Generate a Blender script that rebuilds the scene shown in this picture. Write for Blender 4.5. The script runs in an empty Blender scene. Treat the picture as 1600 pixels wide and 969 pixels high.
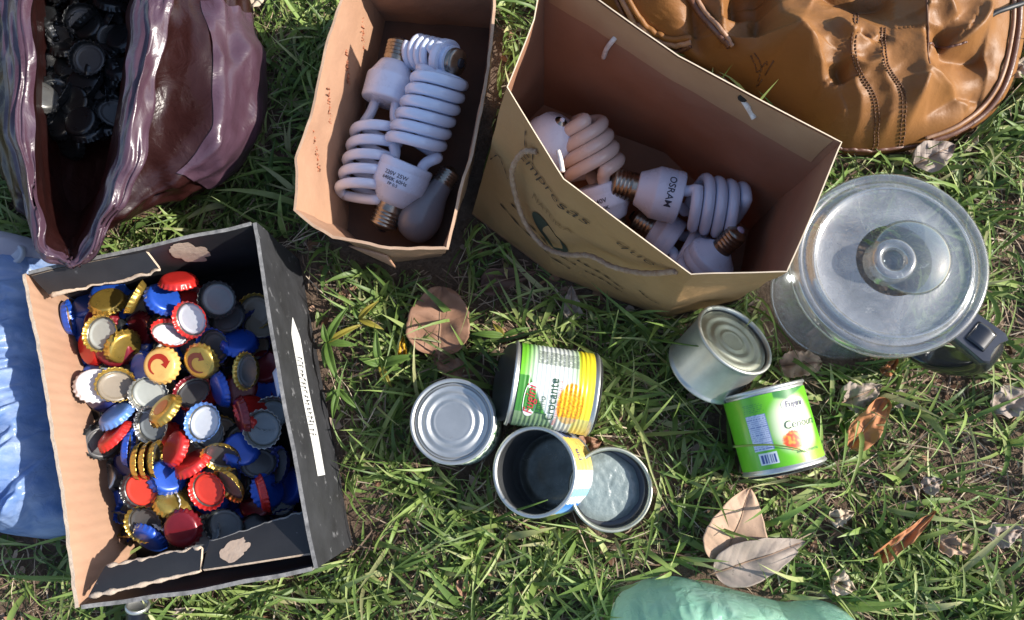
import bpy, math, random
import numpy as np
from mathutils import Vector, Matrix, Quaternion, noise

# ------------------------------------------------------------------ camera, sky, sun, exposure
SC = bpy.context.scene
COL = SC.collection
H = 0.70                       # camera height above the lawn
FPX = 1155.0                   # focal length in photo pixels (photo 1600 x 969)
NADIR = (880.0, 700.0)         # pixel straight below the camera
CAM_POS = Vector((0, 0, H))
_n = Vector((NADIR[0] - 800, -(NADIR[1] - 484.5), -FPX)).normalized()
CAM_Q = _n.rotation_difference(Vector((0, 0, -1)))
cam_data = bpy.data.cameras.new('camera')
cam_data.sensor_width = 36.0
cam_data.lens = FPX / 1600 * 36.0
cam_data.clip_start = 0.01
cam_data.clip_end = 300
cam = bpy.data.objects.new('camera', cam_data)
cam.location = CAM_POS
cam.rotation_mode = 'QUATERNION'
cam.rotation_quaternion = CAM_Q
COL.objects.link(cam)
SC.camera = cam

SUN_EL, SUN_AZ = math.radians(32), math.radians(-1)     # azimuth counted from +x
world = bpy.data.worlds.new('World')
SC.world = world
world.use_nodes = True
wn = world.node_tree
bg = wn.nodes['Background']
sky = wn.nodes.new('ShaderNodeTexSky')
sky.sky_type = 'NISHITA'
sky.sun_disc = False
sky.sun_elevation = SUN_EL
sky.sun_rotation = math.radians(90) - SUN_AZ
wn.links.new(sky.outputs[0], bg.inputs[0])
bg.inputs[1].default_value = 0.15
sd = bpy.data.lights.new('sun', 'SUN')
sd.energy = 5.0
sd.angle = math.radians(0.5)
sd.color = (1.0, 0.94, 0.85)
sun = bpy.data.objects.new('sun', sd)
sdir = Vector((-math.cos(SUN_EL) * math.cos(SUN_AZ), -math.cos(SUN_EL) * math.sin(SUN_AZ), -math.sin(SUN_EL)))
sun.rotation_euler = sdir.to_track_quat('-Z', 'Y').to_euler()
sun.location = (2, 0, 2)
COL.objects.link(sun)
SC.view_settings.view_transform = 'Standard'
SC.view_settings.look = 'None'
SC.view_settings.exposure = 0.70
SC.view_settings.gamma = 1
SC.view_settings.use_curve_mapping = False
SC.cycles.max_bounces = 10
SC.cycles.transparent_max_bounces = 16
SC.cycles.transmission_bounces = 8

random.seed(7)
rng = np.random.default_rng(11)

# ------------------------------------------------------------------ helpers
def at(px, py, z=0.0):
    """Point of the place seen at photo pixel (px, py), at height z."""
    d = CAM_Q @ Vector((px - 800, -(py - 484.5), -FPX))
    t = (z - H) / d.z
    return CAM_POS + d * t

def cmesh(pts, n, closed=True):
    """Resample control points with Catmull-Rom to n points."""
    P = [Vector(p) for p in pts]
    m = len(P)
    out = []
    seg = m if closed else m - 1
    for i in range(n):
        t = i / n * seg if closed else i / (n - 1) * seg
        k = min(int(t), seg - 1)
        f = t - k
        if closed:
            a, b, c, d = P[(k - 1) % m], P[k], P[(k + 1) % m], P[(k + 2) % m]
        else:
            a, b, c, d = P[max(k - 1, 0)], P[k], P[k + 1], P[min(k + 2, m - 1)]
        out.append(0.5 * ((2 * b) + (c - a) * f + (2 * a - 5 * b + 4 * c - d) * f * f + (3 * b - a - 3 * c + d) * f ** 3))
    return out

def polyring(pts, per):
    """Sharp-cornered closed ring: every side split in `per` pieces."""
    P = [Vector(p) for p in pts]
    out = []
    for i in range(len(P)):
        a, b = P[i], P[(i + 1) % len(P)]
        for k in range(per):
            out.append(a.lerp(b, k / per))
    return out

class MB:
    def __init__(s):
        s.v, s.f, s.m, s.c = [], [], [], []
    def vert(s, p, c=None):
        s.v.append(tuple(p)); s.c.append(c or (1, 1, 1, 1)); return len(s.v) - 1
    def face(s, idx, m=0):
        s.f.append(tuple(idx)); s.m.append(m)
    def loft(s, rings, closed=True, mat=0, cap0=False, cap1=False, cols=None):
        n = len(rings[0]); ids = []
        for r, ring in enumerate(rings):
            ids.append([s.vert(p, cols[r][k] if cols else None) for k, p in enumerate(ring)])
        for r in range(len(rings) - 1):
            mm = mat[r] if isinstance(mat, (list, tuple)) else mat
            for k in range(n if closed else n - 1):
                k2 = (k + 1) % n
                s.face((ids[r][k], ids[r][k2], ids[r + 1][k2], ids[r + 1][k]), mm)
        m0 = mat[0] if isinstance(mat, (list, tuple)) else mat
        m1 = mat[-1] if isinstance(mat, (list, tuple)) else mat
        if cap0: s.face(list(reversed(ids[0])), m0)
        if cap1: s.face(ids[-1], m1)
        return ids
    def lathe(s, prof, n=48, mat=0, M=None, wob=None):
        """Profile of (r, z) turned round z."""
        M = M or Matrix()
        rings = []
        for j, (r, z) in enumerate(prof):
            ring = []
            for k in range(n):
                a = 2 * math.pi * k / n
                rr = max(r, 1e-5) * (1 + (wob(a, j) if wob else 0))
                ring.append(M @ Vector((rr * math.cos(a), rr * math.sin(a), z)))
            rings.append(ring)
        return s.loft(rings, True, mat)
    def tube(s, pts, r, n=8, mat=0, flat=1.0, up=None):
        P = [Vector(p) for p in pts]
        rings = []
        prev = None
        for i, p in enumerate(P):
            t = (P[min(i + 1, len(P) - 1)] - P[max(i - 1, 0)])
            t = t.normalized() if t.length > 1e-9 else Vector((0, 0, 1))
            if prev is None:
                ref = up or (Vector((0, 0, 1)) if abs(t.z) < 0.9 else Vector((1, 0, 0)))
                x = t.cross(ref).normalized()
            else:
                x = (prev - t * prev.dot(t)).normalized()
            prev = x
            y = t.cross(x)
            rr = r[i] if isinstance(r, (list, tuple)) else r
            rings.append([p + x * (math.cos(2 * math.pi * k / n) * rr) + y * (math.sin(2 * math.pi * k / n) * rr * flat) for k in range(n)])
        s.loft(rings, True, mat, True, True)
    def slab(s, P, N, th, nu, nv, mats=(0, 0, 0)):
        """Thin sheet P(u, v) with normal N(u, v) or a fixed normal; mats front, back, edge."""
        def nn(u, v): return N(u, v) if callable(N) else N
        g = [[None] * (nv + 1) for _ in range(nu + 1)]; h = [[None] * (nv + 1) for _ in range(nu + 1)]
        for i in range(nu + 1):
            for j in range(nv + 1):
                u, v = i / nu, j / nv
                p = Vector(P(u, v)); q = nn(u, v) * (th / 2)
                g[i][j] = s.vert(p + q); h[i][j] = s.vert(p - q)
        for i in range(nu):
            for j in range(nv):
                s.face((g[i][j], g[i + 1][j], g[i + 1][j + 1], g[i][j + 1]), mats[0])
                s.face((h[i][j], h[i][j + 1], h[i + 1][j + 1], h[i + 1][j]), mats[1])
        for i in range(nu):
            s.face((g[i][0], h[i][0], h[i + 1][0], g[i + 1][0]), mats[2])
            s.face((g[i][nv], g[i + 1][nv], h[i + 1][nv], h[i][nv]), mats[2])
        for j in range(nv):
            s.face((g[0][j], g[0][j + 1], h[0][j + 1], h[0][j]), mats[2])
            s.face((g[nu][j], h[nu][j], h[nu][j + 1], g[nu][j + 1]), mats[2])
    def mesh(s, name, mats, smooth=True, org=None, use_col=False, sharp=None):
        me = bpy.data.meshes.new(name)
        o = org or Vector((0, 0, 0))
        me.from_pydata([(a - o.x, b - o.y, c - o.z) for a, b, c in s.v], [], s.f)
        for m in (mats if isinstance(mats, (list, tuple)) else [mats]):
            me.materials.append(m)
        me.polygons.foreach_set('material_index', s.m)
        me.polygons.foreach_set('use_smooth', [smooth] * len(s.f))
        if use_col:
            ca = me.color_attributes.new('Col', 'FLOAT_COLOR', 'POINT')
            ca.data.foreach_set('color', np.array(s.c, dtype=np.float32).ravel())
        me.update()
        if sharp:
            me.set_sharp_from_angle(angle=math.radians(sharp))
        return me
    def build(s, name, mats, parent=None, smooth=True, org=None, use_col=False, sharp=None):
        """One mesh object. Vertices are in the parent's frame, or, with org, in the world with the object's origin at org."""
        o = bpy.data.objects.new(name, s.mesh(name, mats, smooth, org, use_col, sharp))
        COL.objects.link(o)
        if parent is not None: o.parent = parent
        elif org is not None: o.location = org
        return o

def tag(o, label, cat, group=None):
    o['label'] = label; o['category'] = cat
    if group: o['group'] = group
    return o

def thing(name, label, cat, loc=(0, 0, 0), rot=None, group=None):
    o = bpy.data.objects.new(name, None)
    o.empty_display_size = 0.02
    COL.objects.link(o)
    o.location = loc
    if rot is not None:
        o.rotation_mode = 'QUATERNION'; o.rotation_quaternion = rot
    return tag(o, label, cat, group)

def frame_q(zaxis, xhint):
    z = Vector(zaxis).normalized(); x = Vector(xhint); x = (x - z * x.dot(z)).normalized(); y = z.cross(x)
    return Matrix((x, y, z)).transposed().to_quaternion()

def fbm(p, sc, oct=3):
    return noise.fractal(Vector(p) * sc, 0.6, 2.0, oct)

# ------------------------------------------------------------------ materials
class NT:
    def __init__(s, name):
        s.m = bpy.data.materials.new(name); s.m.use_nodes = True
        s.t = s.m.node_tree; s.t.nodes.clear()
        s.out = s.t.nodes.new('ShaderNodeOutputMaterial')
        s.tc = s.t.nodes.new('ShaderNodeTexCoord')
    def n(s, typ, **kw):
        nd = s.t.nodes.new(typ)
        for k, v in kw.items():
            if k.startswith('i_'):
                key = k[2:]
                key = int(key) if key.isdigit() else key.replace('_', ' ')
                nd.inputs[key].default_value = v
            else: setattr(nd, k, v)
        return nd
    def l(s, a, b): s.t.links.new(a, b)
    def noise(s, scale, detail=4, rough=0.6, dist=0, vec=None):
        nd = s.n('ShaderNodeTexNoise', i_Scale=scale, i_Detail=detail, i_Roughness=rough, i_Distortion=dist)
        s.l(vec or s.tc.outputs['Object'], nd.inputs['Vector']); return nd
    def ramp(s, fac, stops):
        r = s.n('ShaderNodeValToRGB'); e = r.color_ramp.elements
        while len(e) < len(stops): e.new(0.5)
        for k, (p, c) in enumerate(stops):
            e[k].position = p; e[k].color = (c[0], c[1], c[2], 1) if len(c) == 3 else c
        s.l(fac, r.inputs[0]); return r
    def mix(s, a, b, fac):
        m = s.n('ShaderNodeMix', data_type='RGBA')
        for sock, x in ((m.inputs[6], a), (m.inputs[7], b), (m.inputs[0], fac)):
            if hasattr(x, 'is_output'): s.l(x, sock)
            elif isinstance(x, (int, float)): sock.default_value = x
            else: sock.default_value = (x[0], x[1], x[2], 1)
        return m.outputs[2]
    def bump(s, h, strength=0.3, dist=0.001):
        b = s.n('ShaderNodeBump', i_Strength=strength, i_Distance=dist); s.l(h, b.inputs['Height']); return b

def pbr(name, col, rough=0.5, metal=0.0, col2=None, nscale=40, amount=0.5, bump=0.0, bscale=150, bdist=0.001, spec=0.5,
        trans=0.0, tcol=None, speck=None, sscale=300, sthr=0.62, coat=0.0, aniso_stretch=None, use_attr=False, rvar=0.1):
    """Principled surface with noise-varied colour and roughness, optional specks, bump and light passing through a thin sheet."""
    g = NT(name)
    p = g.n('ShaderNodeBsdfPrincipled', i_Roughness=rough, i_Metallic=metal)
    p.inputs['Specular IOR Level'].default_value = spec
    p.inputs['Coat Weight'].default_value = coat
    vec = None
    if aniso_stretch:
        mp = g.n('ShaderNodeMapping'); g.l(g.tc.outputs['Object'], mp.inputs[0]); mp.inputs['Scale'].default_value = aniso_stretch
        vec = mp.outputs[0]
    n1 = g.noise(nscale, 5, 0.65, vec=vec)
    c2 = col2 or tuple(x * 0.72 for x in col)
    if use_attr:
        at_ = g.n('ShaderNodeAttribute', attribute_name='Col')
        dk = g.mix(at_.outputs['Color'], (0.5, 0.5, 0.5), 0.0)
        vm = g.n('ShaderNodeMix', data_type='RGBA', blend_type='MULTIPLY')
        g.l(at_.outputs['Color'], vm.inputs[6])
        rr = g.ramp(n1.outputs[0], [(0.3, (0.78, 0.78, 0.78)), (0.7, (1.05, 1.05, 1.05))])
        g.l(rr.outputs[0], vm.inputs[7]); vm.inputs[0].default_value = amount
        c = vm.outputs[2]
    else:
        r = g.ramp(n1.outputs[0], [(0.5 - amount * 0.4, c2), (0.5 + amount * 0.4, col)])
        c = r.outputs[0]
    if speck:
        n2 = g.noise(sscale, 3, 0.7)
        r2 = g.ramp(n2.outputs[0], [(sthr, (0, 0, 0)), (sthr + 0.06, (1, 1, 1))])
        c = g.mix(c, speck, r2.outputs[0])
    g.l(c, p.inputs['Base Color'])
    if rvar:
        rr = g.n('ShaderNodeMapRange', i_3=max(0.02, rough - rvar), i_4=min(1, rough + rvar))
        g.l(n1.outputs[0], rr.inputs[0]); g.l(rr.outputs[0], p.inputs['Roughness'])
    b = None
    if bump:
        n3 = g.noise(bscale, 4, 0.6, vec=vec)
        b = g.bump(n3.outputs[0], bump, bdist); g.l(b.outputs[0], p.inputs['Normal'])
    sh = p.outputs[0]
    if trans:
        tr = g.n('ShaderNodeBsdfTranslucent')
        if tcol: tr.inputs[0].default_value = (*tcol, 1)
        else: g.l(c, tr.inputs[0])
        if b: g.l(b.outputs[0], tr.inputs['Normal'])
        mx = g.n('ShaderNodeMixShader', i_0=trans)
        g.l(sh, mx.inputs[1]); g.l(tr.outputs[0], mx.inputs[2]); sh = mx.outputs[0]
    g.l(sh, g.out.inputs[0])
    return g.m

def film(name, col, tcol, see=0.3, transl=0.35, rough=0.25, bump=0.4, bscale=60, milk=None, spec=0.6, bdist=0.002, facet=0.8, streak=None):
    """Thin plastic: part clear, part translucent, part glossy."""
    g = NT(name)
    vec = None
    if streak:
        mp = g.n('ShaderNodeMapping'); g.l(g.tc.outputs['Object'], mp.inputs[0]); mp.inputs['Scale'].default_value = streak; vec = mp.outputs[0]
    n1 = g.noise(25, 5, 0.6, 0.6, vec=vec)
    base = g.ramp(n1.outputs[0], [(0.35, col), (0.7, milk or tuple(min(1, x * 1.5) for x in col))])
    nb = g.noise(bscale, 5, 0.55, 1.2)
    vo = g.n('ShaderNodeTexVoronoi', i_Scale=bscale * facet); wv = g.n('ShaderNodeVectorMath', operation='MULTIPLY_ADD')
    g.l(nb.outputs['Color'], wv.inputs[0]); wv.inputs[1].default_value = (.03, .03, .03); g.l(g.tc.outputs['Object'], wv.inputs[2]); g.l(wv.outputs[0], vo.inputs['Vector'])
    ad = g.n('ShaderNodeMath', operation='MULTIPLY_ADD', i_1=0.8); g.l(vo.outputs['Distance'], ad.inputs[0]); g.l(nb.outputs[0], ad.inputs[2])
    b = g.bump(ad.outputs[0], bump, bdist)
    p = g.n('ShaderNodeBsdfPrincipled', i_Roughness=rough)
    p.inputs['Specular IOR Level'].default_value = spec
    g.l(base.outputs[0], p.inputs['Base Color']); g.l(b.outputs[0], p.inputs['Normal'])
    t = g.n('ShaderNodeBsdfTranslucent'); t.inputs[0].default_value = (*tcol, 1); g.l(b.outputs[0], t.inputs['Normal'])
    c = g.n('ShaderNodeBsdfTransparent'); c.inputs[0].default_value = (*[min(1, x * 0.5 + 0.5) for x in tcol], 1)
    m1 = g.n('ShaderNodeMixShader', i_0=transl); g.l(p.outputs[0], m1.inputs[1]); g.l(t.outputs[0], m1.inputs[2])
    m2 = g.n('ShaderNodeMixShader', i_0=see); g.l(m1.outputs[0], m2.inputs[1]); g.l(c.outputs[0], m2.inputs[2])
    g.l(m2.outputs[0], g.out.inputs[0])
    return g.m

def clear_plastic(name, milk=0.15, tint=(0.93, 0.95, 0.96), rough=0.08, refl=0.35, base=0.04, milkcol=(0.75, 0.78, 0.82), scratch=0.0):
    g = NT(name)
    tr = g.n('ShaderNodeBsdfTransparent'); tr.inputs[0].default_value = (*tint, 1)
    df = g.n('ShaderNodeBsdfDiffuse'); df.inputs[0].default_value = (*milkcol, 1)
    tl = g.n('ShaderNodeBsdfTranslucent'); tl.inputs[0].default_value = (*milkcol, 1)
    md = g.n('ShaderNodeMixShader', i_0=0.5); g.l(df.outputs[0], md.inputs[1]); g.l(tl.outputs[0], md.inputs[2])
    nz = g.noise(35, 6, 0.7, 1.0)
    mr = g.n('ShaderNodeMapRange', i_1=0.35, i_2=0.7, i_3=milk * 0.55, i_4=milk * 1.35); g.l(nz.outputs[0], mr.inputs[0])
    m1 = g.n('ShaderNodeMixShader'); g.l(mr.outputs[0], m1.inputs[0]); g.l(tr.outputs[0], m1.inputs[1]); g.l(md.outputs[0], m1.inputs[2])
    gl = g.n('ShaderNodeBsdfGlossy', i_Roughness=rough)
    lw = g.n('ShaderNodeLayerWeight', i_Blend=0.35)
    fr = g.n('ShaderNodeMapRange', i_3=base, i_4=refl + base); g.l(lw.outputs['Fresnel'], fr.inputs[0])
    if scratch:
        b = g.bump(g.noise(220, 4, 0.6).outputs[0], scratch, 0.0006); g.l(b.outputs[0], gl.inputs['Normal'])
    m2 = g.n('ShaderNodeMixShader'); g.l(fr.outputs[0], m2.inputs[0]); g.l(m1.outputs[0], m2.inputs[1]); g.l(gl.outputs[0], m2.inputs[2])
    g.l(m2.outputs[0], g.out.inputs[0])
    return g.m

_txt = {}
def text2d(body, size, shear=0.0, bold=0.0, width=1.0):
    """Outline of a line of text as 2-D vertices and faces, centred on the origin."""
    key = (body, shear, bold)
    if key not in _txt:
        cu = bpy.data.curves.new('text', 'FONT'); cu.body = body; cu.size = 1.0; cu.shear = shear; cu.offset = bold
        cu.align_x = 'CENTER'; cu.align_y = 'CENTER'; cu.resolution_u = 3
        ob = bpy.data.objects.new('text', cu); COL.objects.link(ob)
        dg = bpy.context.evaluated_depsgraph_get()
        me = bpy.data.meshes.new_from_object(ob.evaluated_get(dg))
        _txt[key] = ([v.co.copy() for v in me.vertices], [tuple(p.vertices) for p in me.polygons])
        bpy.data.objects.remove(ob); bpy.data.curves.remove(cu); bpy.data.meshes.remove(me)
    v, f = _txt[key]
    return [(p.x * size * width, p.y * size) for p in v], f

def put_text(mb, body, size, fn, shear=0.0, bold=0.0, width=1.0, mat=0):
    v, f = text2d(body, size, shear, bold, width)
    ids = [mb.vert(fn(x, y)) for x, y in v]
    for q in f: mb.face([ids[k] for k in q], mat)

def pip(X, Y, PX, PY):
    """Vectorised point in polygon. PX, PY: (..., m) corners per point."""
    m = PX.shape[-1]; ins = np.zeros(X.shape, bool)
    j = m - 1
    for i in range(m):
        xi, yi, xj, yj = PX[..., i], PY[..., i], PX[..., j], PY[..., j]
        c = ((yi > Y) != (yj > Y)) & (X < (xj - xi) * (Y - yi) / (yj - yi + 1e-12) + xi)
        ins ^= c; j = i
    return ins
# ------------------------------------------------------------------ footprints the grass keeps clear of
def ring_at(pts, z): return [at(x, y, z) for x, y in pts]
BOX_H = 0.112
BOX_RIM = [(38, 428), (398, 348), (494, 888), (120, 950)]
BULBBOX_H = 0.115
BULBBOX_RIM = [(545, -45), (528, 10), (490, 140), (464, 245), (459, 328), (520, 372), (610, 392), (700, 388), (735, 250), (768, 100), (776, 8), (776, -45)]
BULBBOX_BASE = [(592, 25), (575, 60), (545, 180), (520, 270), (515, 372), (560, 405), (612, 420), (705, 414), (742, 320), (772, 190), (782, 100), (782, 40)]
BAG_RIM = [(792, 136), (880, 280), (1080, 430), (1230, 425), (1318, 222), (1060, 88), (850, -62), (834, 30)]
BAG_RIM_Z = [0.175, 0.175, 0.165, 0.175, 0.19, 0.195, 0.19, 0.18]
BAG_BASE = [(738, 335), (860, 428), (1040, 497), (1150, 470), (1170, 360), (1040, 240), (850, 165), (770, 240)]
JAR_C, JAR_LID_Z = (1397, 411), 0.128
PURPLE_BASE = [(-70, -60), (-60, 80), (-45, 180), (10, 262), (70, 330), (110, 352), (160, 345), (262, 312), (352, 278), (408, 190), (395, 60), (355, -50), (160, -130)]
PURPLE_MID = [(-70, -80), (-40, 80), (-30, 190), (15, 280), (66, 355), (104, 385), (140, 385), (240, 328), (352, 268), (418, 160), (398, 40), (345, -70), (150, -140)]
PACK_OUT = [(900, -60), (945, 20), (1040, 75), (1150, 135), (1240, 190), (1290, 232), (1350, 243), (1450, 230), (1500, 214), (1548, 180), (1578, 130), (1594, 60), (1596, 0), (1590, -120), (1400, -190), (1150, -190), (960, -150)]
BLUE_OUT = [(-140, 395), (-60, 372), (10, 374), (80, 392), (130, 470), (150, 640), (160, 800), (110, 838), (60, 838), (0, 826), (-80, 815), (-150, 760), (-190, 600)]
GREEN_OUT = [(948, 1010), (958, 945), (990, 912), (1045, 900), (1110, 912), (1180, 930), (1225, 940), (1275, 937), (1320, 955), (1352, 1000), (1370, 1090), (1290, 1190), (1100, 1210), (970, 1130)]
FOOT = []
def foot(base, top, h): FOOT.append(([(p.x, p.y) for p in base], [(p.x, p.y) for p in top], h))
_b = ring_at(BOX_RIM, BOX_H)
foot([Vector((p.x, p.y, 0)) for p in _b], _b, BOX_H)
foot(ring_at(BULBBOX_BASE, 0), ring_at(BULBBOX_RIM, BULBBOX_H), BULBBOX_H)
foot(ring_at(BAG_BASE, 0), [at(x, y, z) for (x, y), z in zip(BAG_RIM, BAG_RIM_Z)], 0.18)
_c = at(*JAR_C, JAR_LID_Z)
def circ(c, r, n=20): return [Vector((c.x + r * math.cos(2 * math.pi * k / n), c.y + r * math.sin(2 * math.pi * k / n), 0)) for k in range(n)]
foot(circ(_c, 0.064), circ(_c, 0.074), 0.13)
foot(ring_at(PURPLE_BASE, 0), ring_at(PURPLE_MID, 0.07), 0.09)
foot(ring_at(PACK_OUT, 0), ring_at(PACK_OUT, 0.03), 0.06)
foot(ring_at(BLUE_OUT, 0), ring_at(BLUE_OUT, 0.03), 0.05)
foot(ring_at(GREEN_OUT, 0), ring_at(GREEN_OUT, 0.02), 0.05)
for (x, y, r) in ((707, 662, .037), (845, 735, .0385), (953, 766, .037)):
    c = at(x, y, 0.03); foot(circ(c, r), circ(c, r), 0.06)
foot(ring_at([(800, 546), (930, 560), (915, 676), (795, 655)], .03), ring_at([(800, 546), (930, 560), (915, 676), (795, 655)], .03), .055)
foot(ring_at([(1136, 632), (1243, 600), (1278, 715), (1172, 745)], .03), ring_at([(1136, 632), (1243, 600), (1278, 715), (1172, 745)], .03), .055)
foot(ring_at([(1062, 545), (1105, 488), (1192, 575), (1130, 614)], .03), ring_at([(1062, 545), (1105, 488), (1192, 575), (1130, 614)], .03), .055)

def clear_of_things(V, margin_z=0.0):
    """V: (n, k, 3) points of blades; True where no point is inside a thing."""
    ok = np.ones(V.shape[0], bool)
    X, Y, Z = V[..., 0], V[..., 1], V[..., 2]
    for b, t, h in FOOT:
        b = np.array(b); t = np.array(t)
        lo = np.minimum(b.min(0), t.min(0)); hi = np.maximum(b.max(0), t.max(0))
        near = ((X > lo[0]) & (X < hi[0]) & (Y > lo[1]) & (Y < hi[1]) & (Z < h)).any(1) & ok
        idx = np.nonzero(near)[0]
        if not len(idx): continue
        x, y, z = X[idx], Y[idx], Z[idx]
        s = np.clip(z / h, 0, 1)[..., None]
        PX = b[:, 0] * (1 - s) + t[:, 0] * s; PY = b[:, 1] * (1 - s) + t[:, 1] * s
        ins = pip(x, y, PX, PY) & (z < h)
        ok[idx[ins.any(1)]] = False
    return ok

# ------------------------------------------------------------------ ground, grass, dry litter
def ground_material():
    g = NT('soil')
    p = g.n('ShaderNodeBsdfPrincipled', i_Roughness=0.95); p.inputs['Specular IOR Level'].default_value = 0.15
    a = g.noise(14, 6, 0.7, 0.5); b = g.noise(180, 5, 0.75)
    c1 = g.ramp(a.outputs[0], [(0.3, (0.08, 0.055, 0.038)), (0.5, (0.16, 0.11, 0.078)), (0.72, (0.26, 0.19, 0.14))])
    c2 = g.ramp(b.outputs[0], [(0.35, (0.05, 0.033, 0.025)), (0.65, (0.20, 0.14, 0.10))])
    c = g.mix(c1.outputs[0], c2.outputs[0], 0.45)
    g.l(c, p.inputs['Base Color'])
    bp = g.bump(b.outputs[0], 0.9, 0.006); g.l(bp.outputs[0], p.inputs['Normal'])
    g.l(p.outputs[0], g.out.inputs[0]); return g.m
mb = MB()
xs = [-40, -8, -2.5] + [-1.2 + 0.05 * i for i in range(49)] + [2.5, 8, 40]
ids = [[mb.vert((x, y, (noise.noise(Vector((x * 9, y * 9, 0))) * 0.004 - 0.003) if abs(x) < 1.2 and abs(y) < 1.2 else -0.003)) for y in xs] for x in xs]
for i in range(len(xs) - 1):
    for j in range(len(xs) - 1):
        mb.face((ids[i][j], ids[i + 1][j], ids[i + 1][j + 1], ids[i][j + 1]))
ground = mb.build('ground', ground_material()); ground['kind'] = 'structure'

def blades(name, root, az, length, width, lean, curl, col, mat, kind, twist=None, seg=5, keep_clear=True, kink=None):
    """One mesh of many flat tapering blades; lean: start angle above the ground, curl: how much it drops along its length."""
    n = len(az)
    s = np.linspace(0, 1, seg)
    ang = lean[:, None] - curl[:, None] * s[None, :]
    ds = length[:, None] / (seg - 1)
    hx = np.concatenate([np.zeros((n, 1)), np.cumsum(np.cos(ang[:, :-1]) * ds, 1)], 1)
    hz = np.concatenate([np.zeros((n, 1)), np.cumsum(np.sin(ang[:, :-1]) * ds, 1)], 1)
    side = (rng.normal(0, 0.25, n)[:, None]) * (s[None, :] ** 2) * length[:, None]
    ca, sa = np.cos(az)[:, None], np.sin(az)[:, None]
    C = np.stack([root[:, 0:1] + hx * ca - side * sa, root[:, 1:2] + hx * sa + side * ca, np.maximum(root[:, 2:3] + hz, 0.0006 + 0.002 * rng.random((n, 1)))], -1)
    if keep_clear:
        ok = clear_of_things(C)
        C, az, width, col, ang = C[ok], az[ok], width[ok], col[ok], ang[ok]; n = len(az); ca, sa = np.cos(az)[:, None], np.sin(az)[:, None]
    prof = np.clip(np.minimum(0.55 + 1.6 * s, 1.0) * (1 - s ** 2.2), 0.02, 1)
    roll = rng.normal(0, 0.5, n)[:, None]
    w = width[:, None] * prof[None, :] / 2
    W = np.stack([-sa * np.cos(roll) * w - 0, ca * np.cos(roll) * w, np.sin(roll) * w], -1)
    mid = C.copy(); mid[..., 2] -= w * 0.35            # keeled blade: centre line a little lower
    V = np.stack([C - W, mid, C + W], 2).reshape(-1, 3)      # (n, seg, 3, 3)
    base = (np.arange(n) * seg * 3)[:, None, None]
    k = np.arange(seg - 1)[None, :, None] * 3
    q = np.stack([k + 0, k + 1, k + 4, k + 3], -1), np.stack([k + 1, k + 2, k + 5, k + 4], -1)
    F = (np.concatenate(q, 2).reshape(1, -1, 4) + np.arange(n)[:, None, None] * seg * 3).reshape(-1, 4)
    me = bpy.data.meshes.new(name)
    me.vertices.add(len(V)); me.vertices.foreach_set('co', V.astype(np.float32).ravel())
    me.loops.add(F.size); me.loops.foreach_set('vertex_index', F.astype(np.int32).ravel())
    me.polygons.add(len(F)); me.polygons.foreach_set('loop_start', (np.arange(len(F)) * 4).astype(np.int32))
    try: me.polygons.foreach_set('loop_total', np.full(len(F), 4, np.int32))
    except Exception: pass
    me.update(calc_edges=True)
    me.polygons.foreach_set('use_smooth', np.ones(len(F), bool))
    cc = np.repeat(col[:, None, :], seg * 3, 1)
    a = me.color_attributes.new('Col', 'FLOAT_COLOR', 'POINT')
    a.data.foreach_set('color', np.concatenate([cc.reshape(-1, 3), np.ones((len(V), 1))], 1).astype(np.float32).ravel())
    me.materials.append(mat); me.validate(); me.update()
    o = bpy.data.objects.new(name, me); COL.objects.link(o); o['kind'] = kind
    return o

grass_mat = pbr('grass_blade', (0.1, 0.2, 0.03), rough=0.45, use_attr=True, nscale=90, amount=0.5, trans=0.32, spec=0.35, rvar=0.1)
straw_mat = pbr('dry_straw', (0.3, 0.2, 0.1), rough=0.8, use_attr=True, nscale=120, amount=0.6, trans=0.1, spec=0.2, rvar=0.05)

def density(x, y):
    v = np.array([noise.fractal(Vector((a * 7, b * 7, 3.3)), 0.8, 2, 3) for a, b in zip(x, y)])
    return v
XL, XR, YB, YT = -0.72, 0.62, -0.34, 0.62
def tufts(n, wide=0.0):
    x = rng.uniform(XL - wide, XR + wide, n); y = rng.uniform(YB - wide, YT + wide, n)
    d = density(x, y)
    keep = rng.random(n) < np.clip(0.70 + d * 1.2, 0.2, 1)
    return x[keep], y[keep], d[keep]
def mixcol(n, stops, jit=0.18):
    t = rng.random(n); P = np.array([s[0] for s in stops]); C = np.array([s[1] for s in stops])
    c = np.stack([np.interp(t, P, C[:, k]) for k in range(3)], 1)
    return c * (1 + rng.normal(0, jit, (n, 1))).clip(0.4, 1.7)
GREEN = [(0, (0.075, 0.128, 0.034)), (0.35, (0.150, 0.235, 0.056)), (0.7, (0.245, 0.330, 0.090)), (0.88, (0.34, 0.40, 0.15)), (1, (0.42, 0.40, 0.20))]
STRAW = [(0, (0.13, 0.085, 0.06)), (0.4, (0.27, 0.185, 0.13)), (0.75, (0.43, 0.33, 0.235)), (1, (0.58, 0.49, 0.37))]
# long blades in tufts
x, y, d = tufts(5700)
k = 7
n = len(x) * k
X = np.repeat(x, k) + rng.normal(0, 0.004, n); Y = np.repeat(y, k) + rng.normal(0, 0.004, n)
blades('grass', np.stack([X, Y, np.zeros(n)], 1), rng.uniform(0, 2 * math.pi, n), rng.gamma(6, 0.0068, n).clip(0.014, 0.095), (0.0018 + rng.gamma(2.2, 0.0011, n)).clip(0.0018, 0.0074),
       rng.uniform(0.25, 1.35, n), rng.uniform(0.3, 2.0, n), mixcol(n, GREEN), grass_mat, 'stuff', seg=6)
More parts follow.
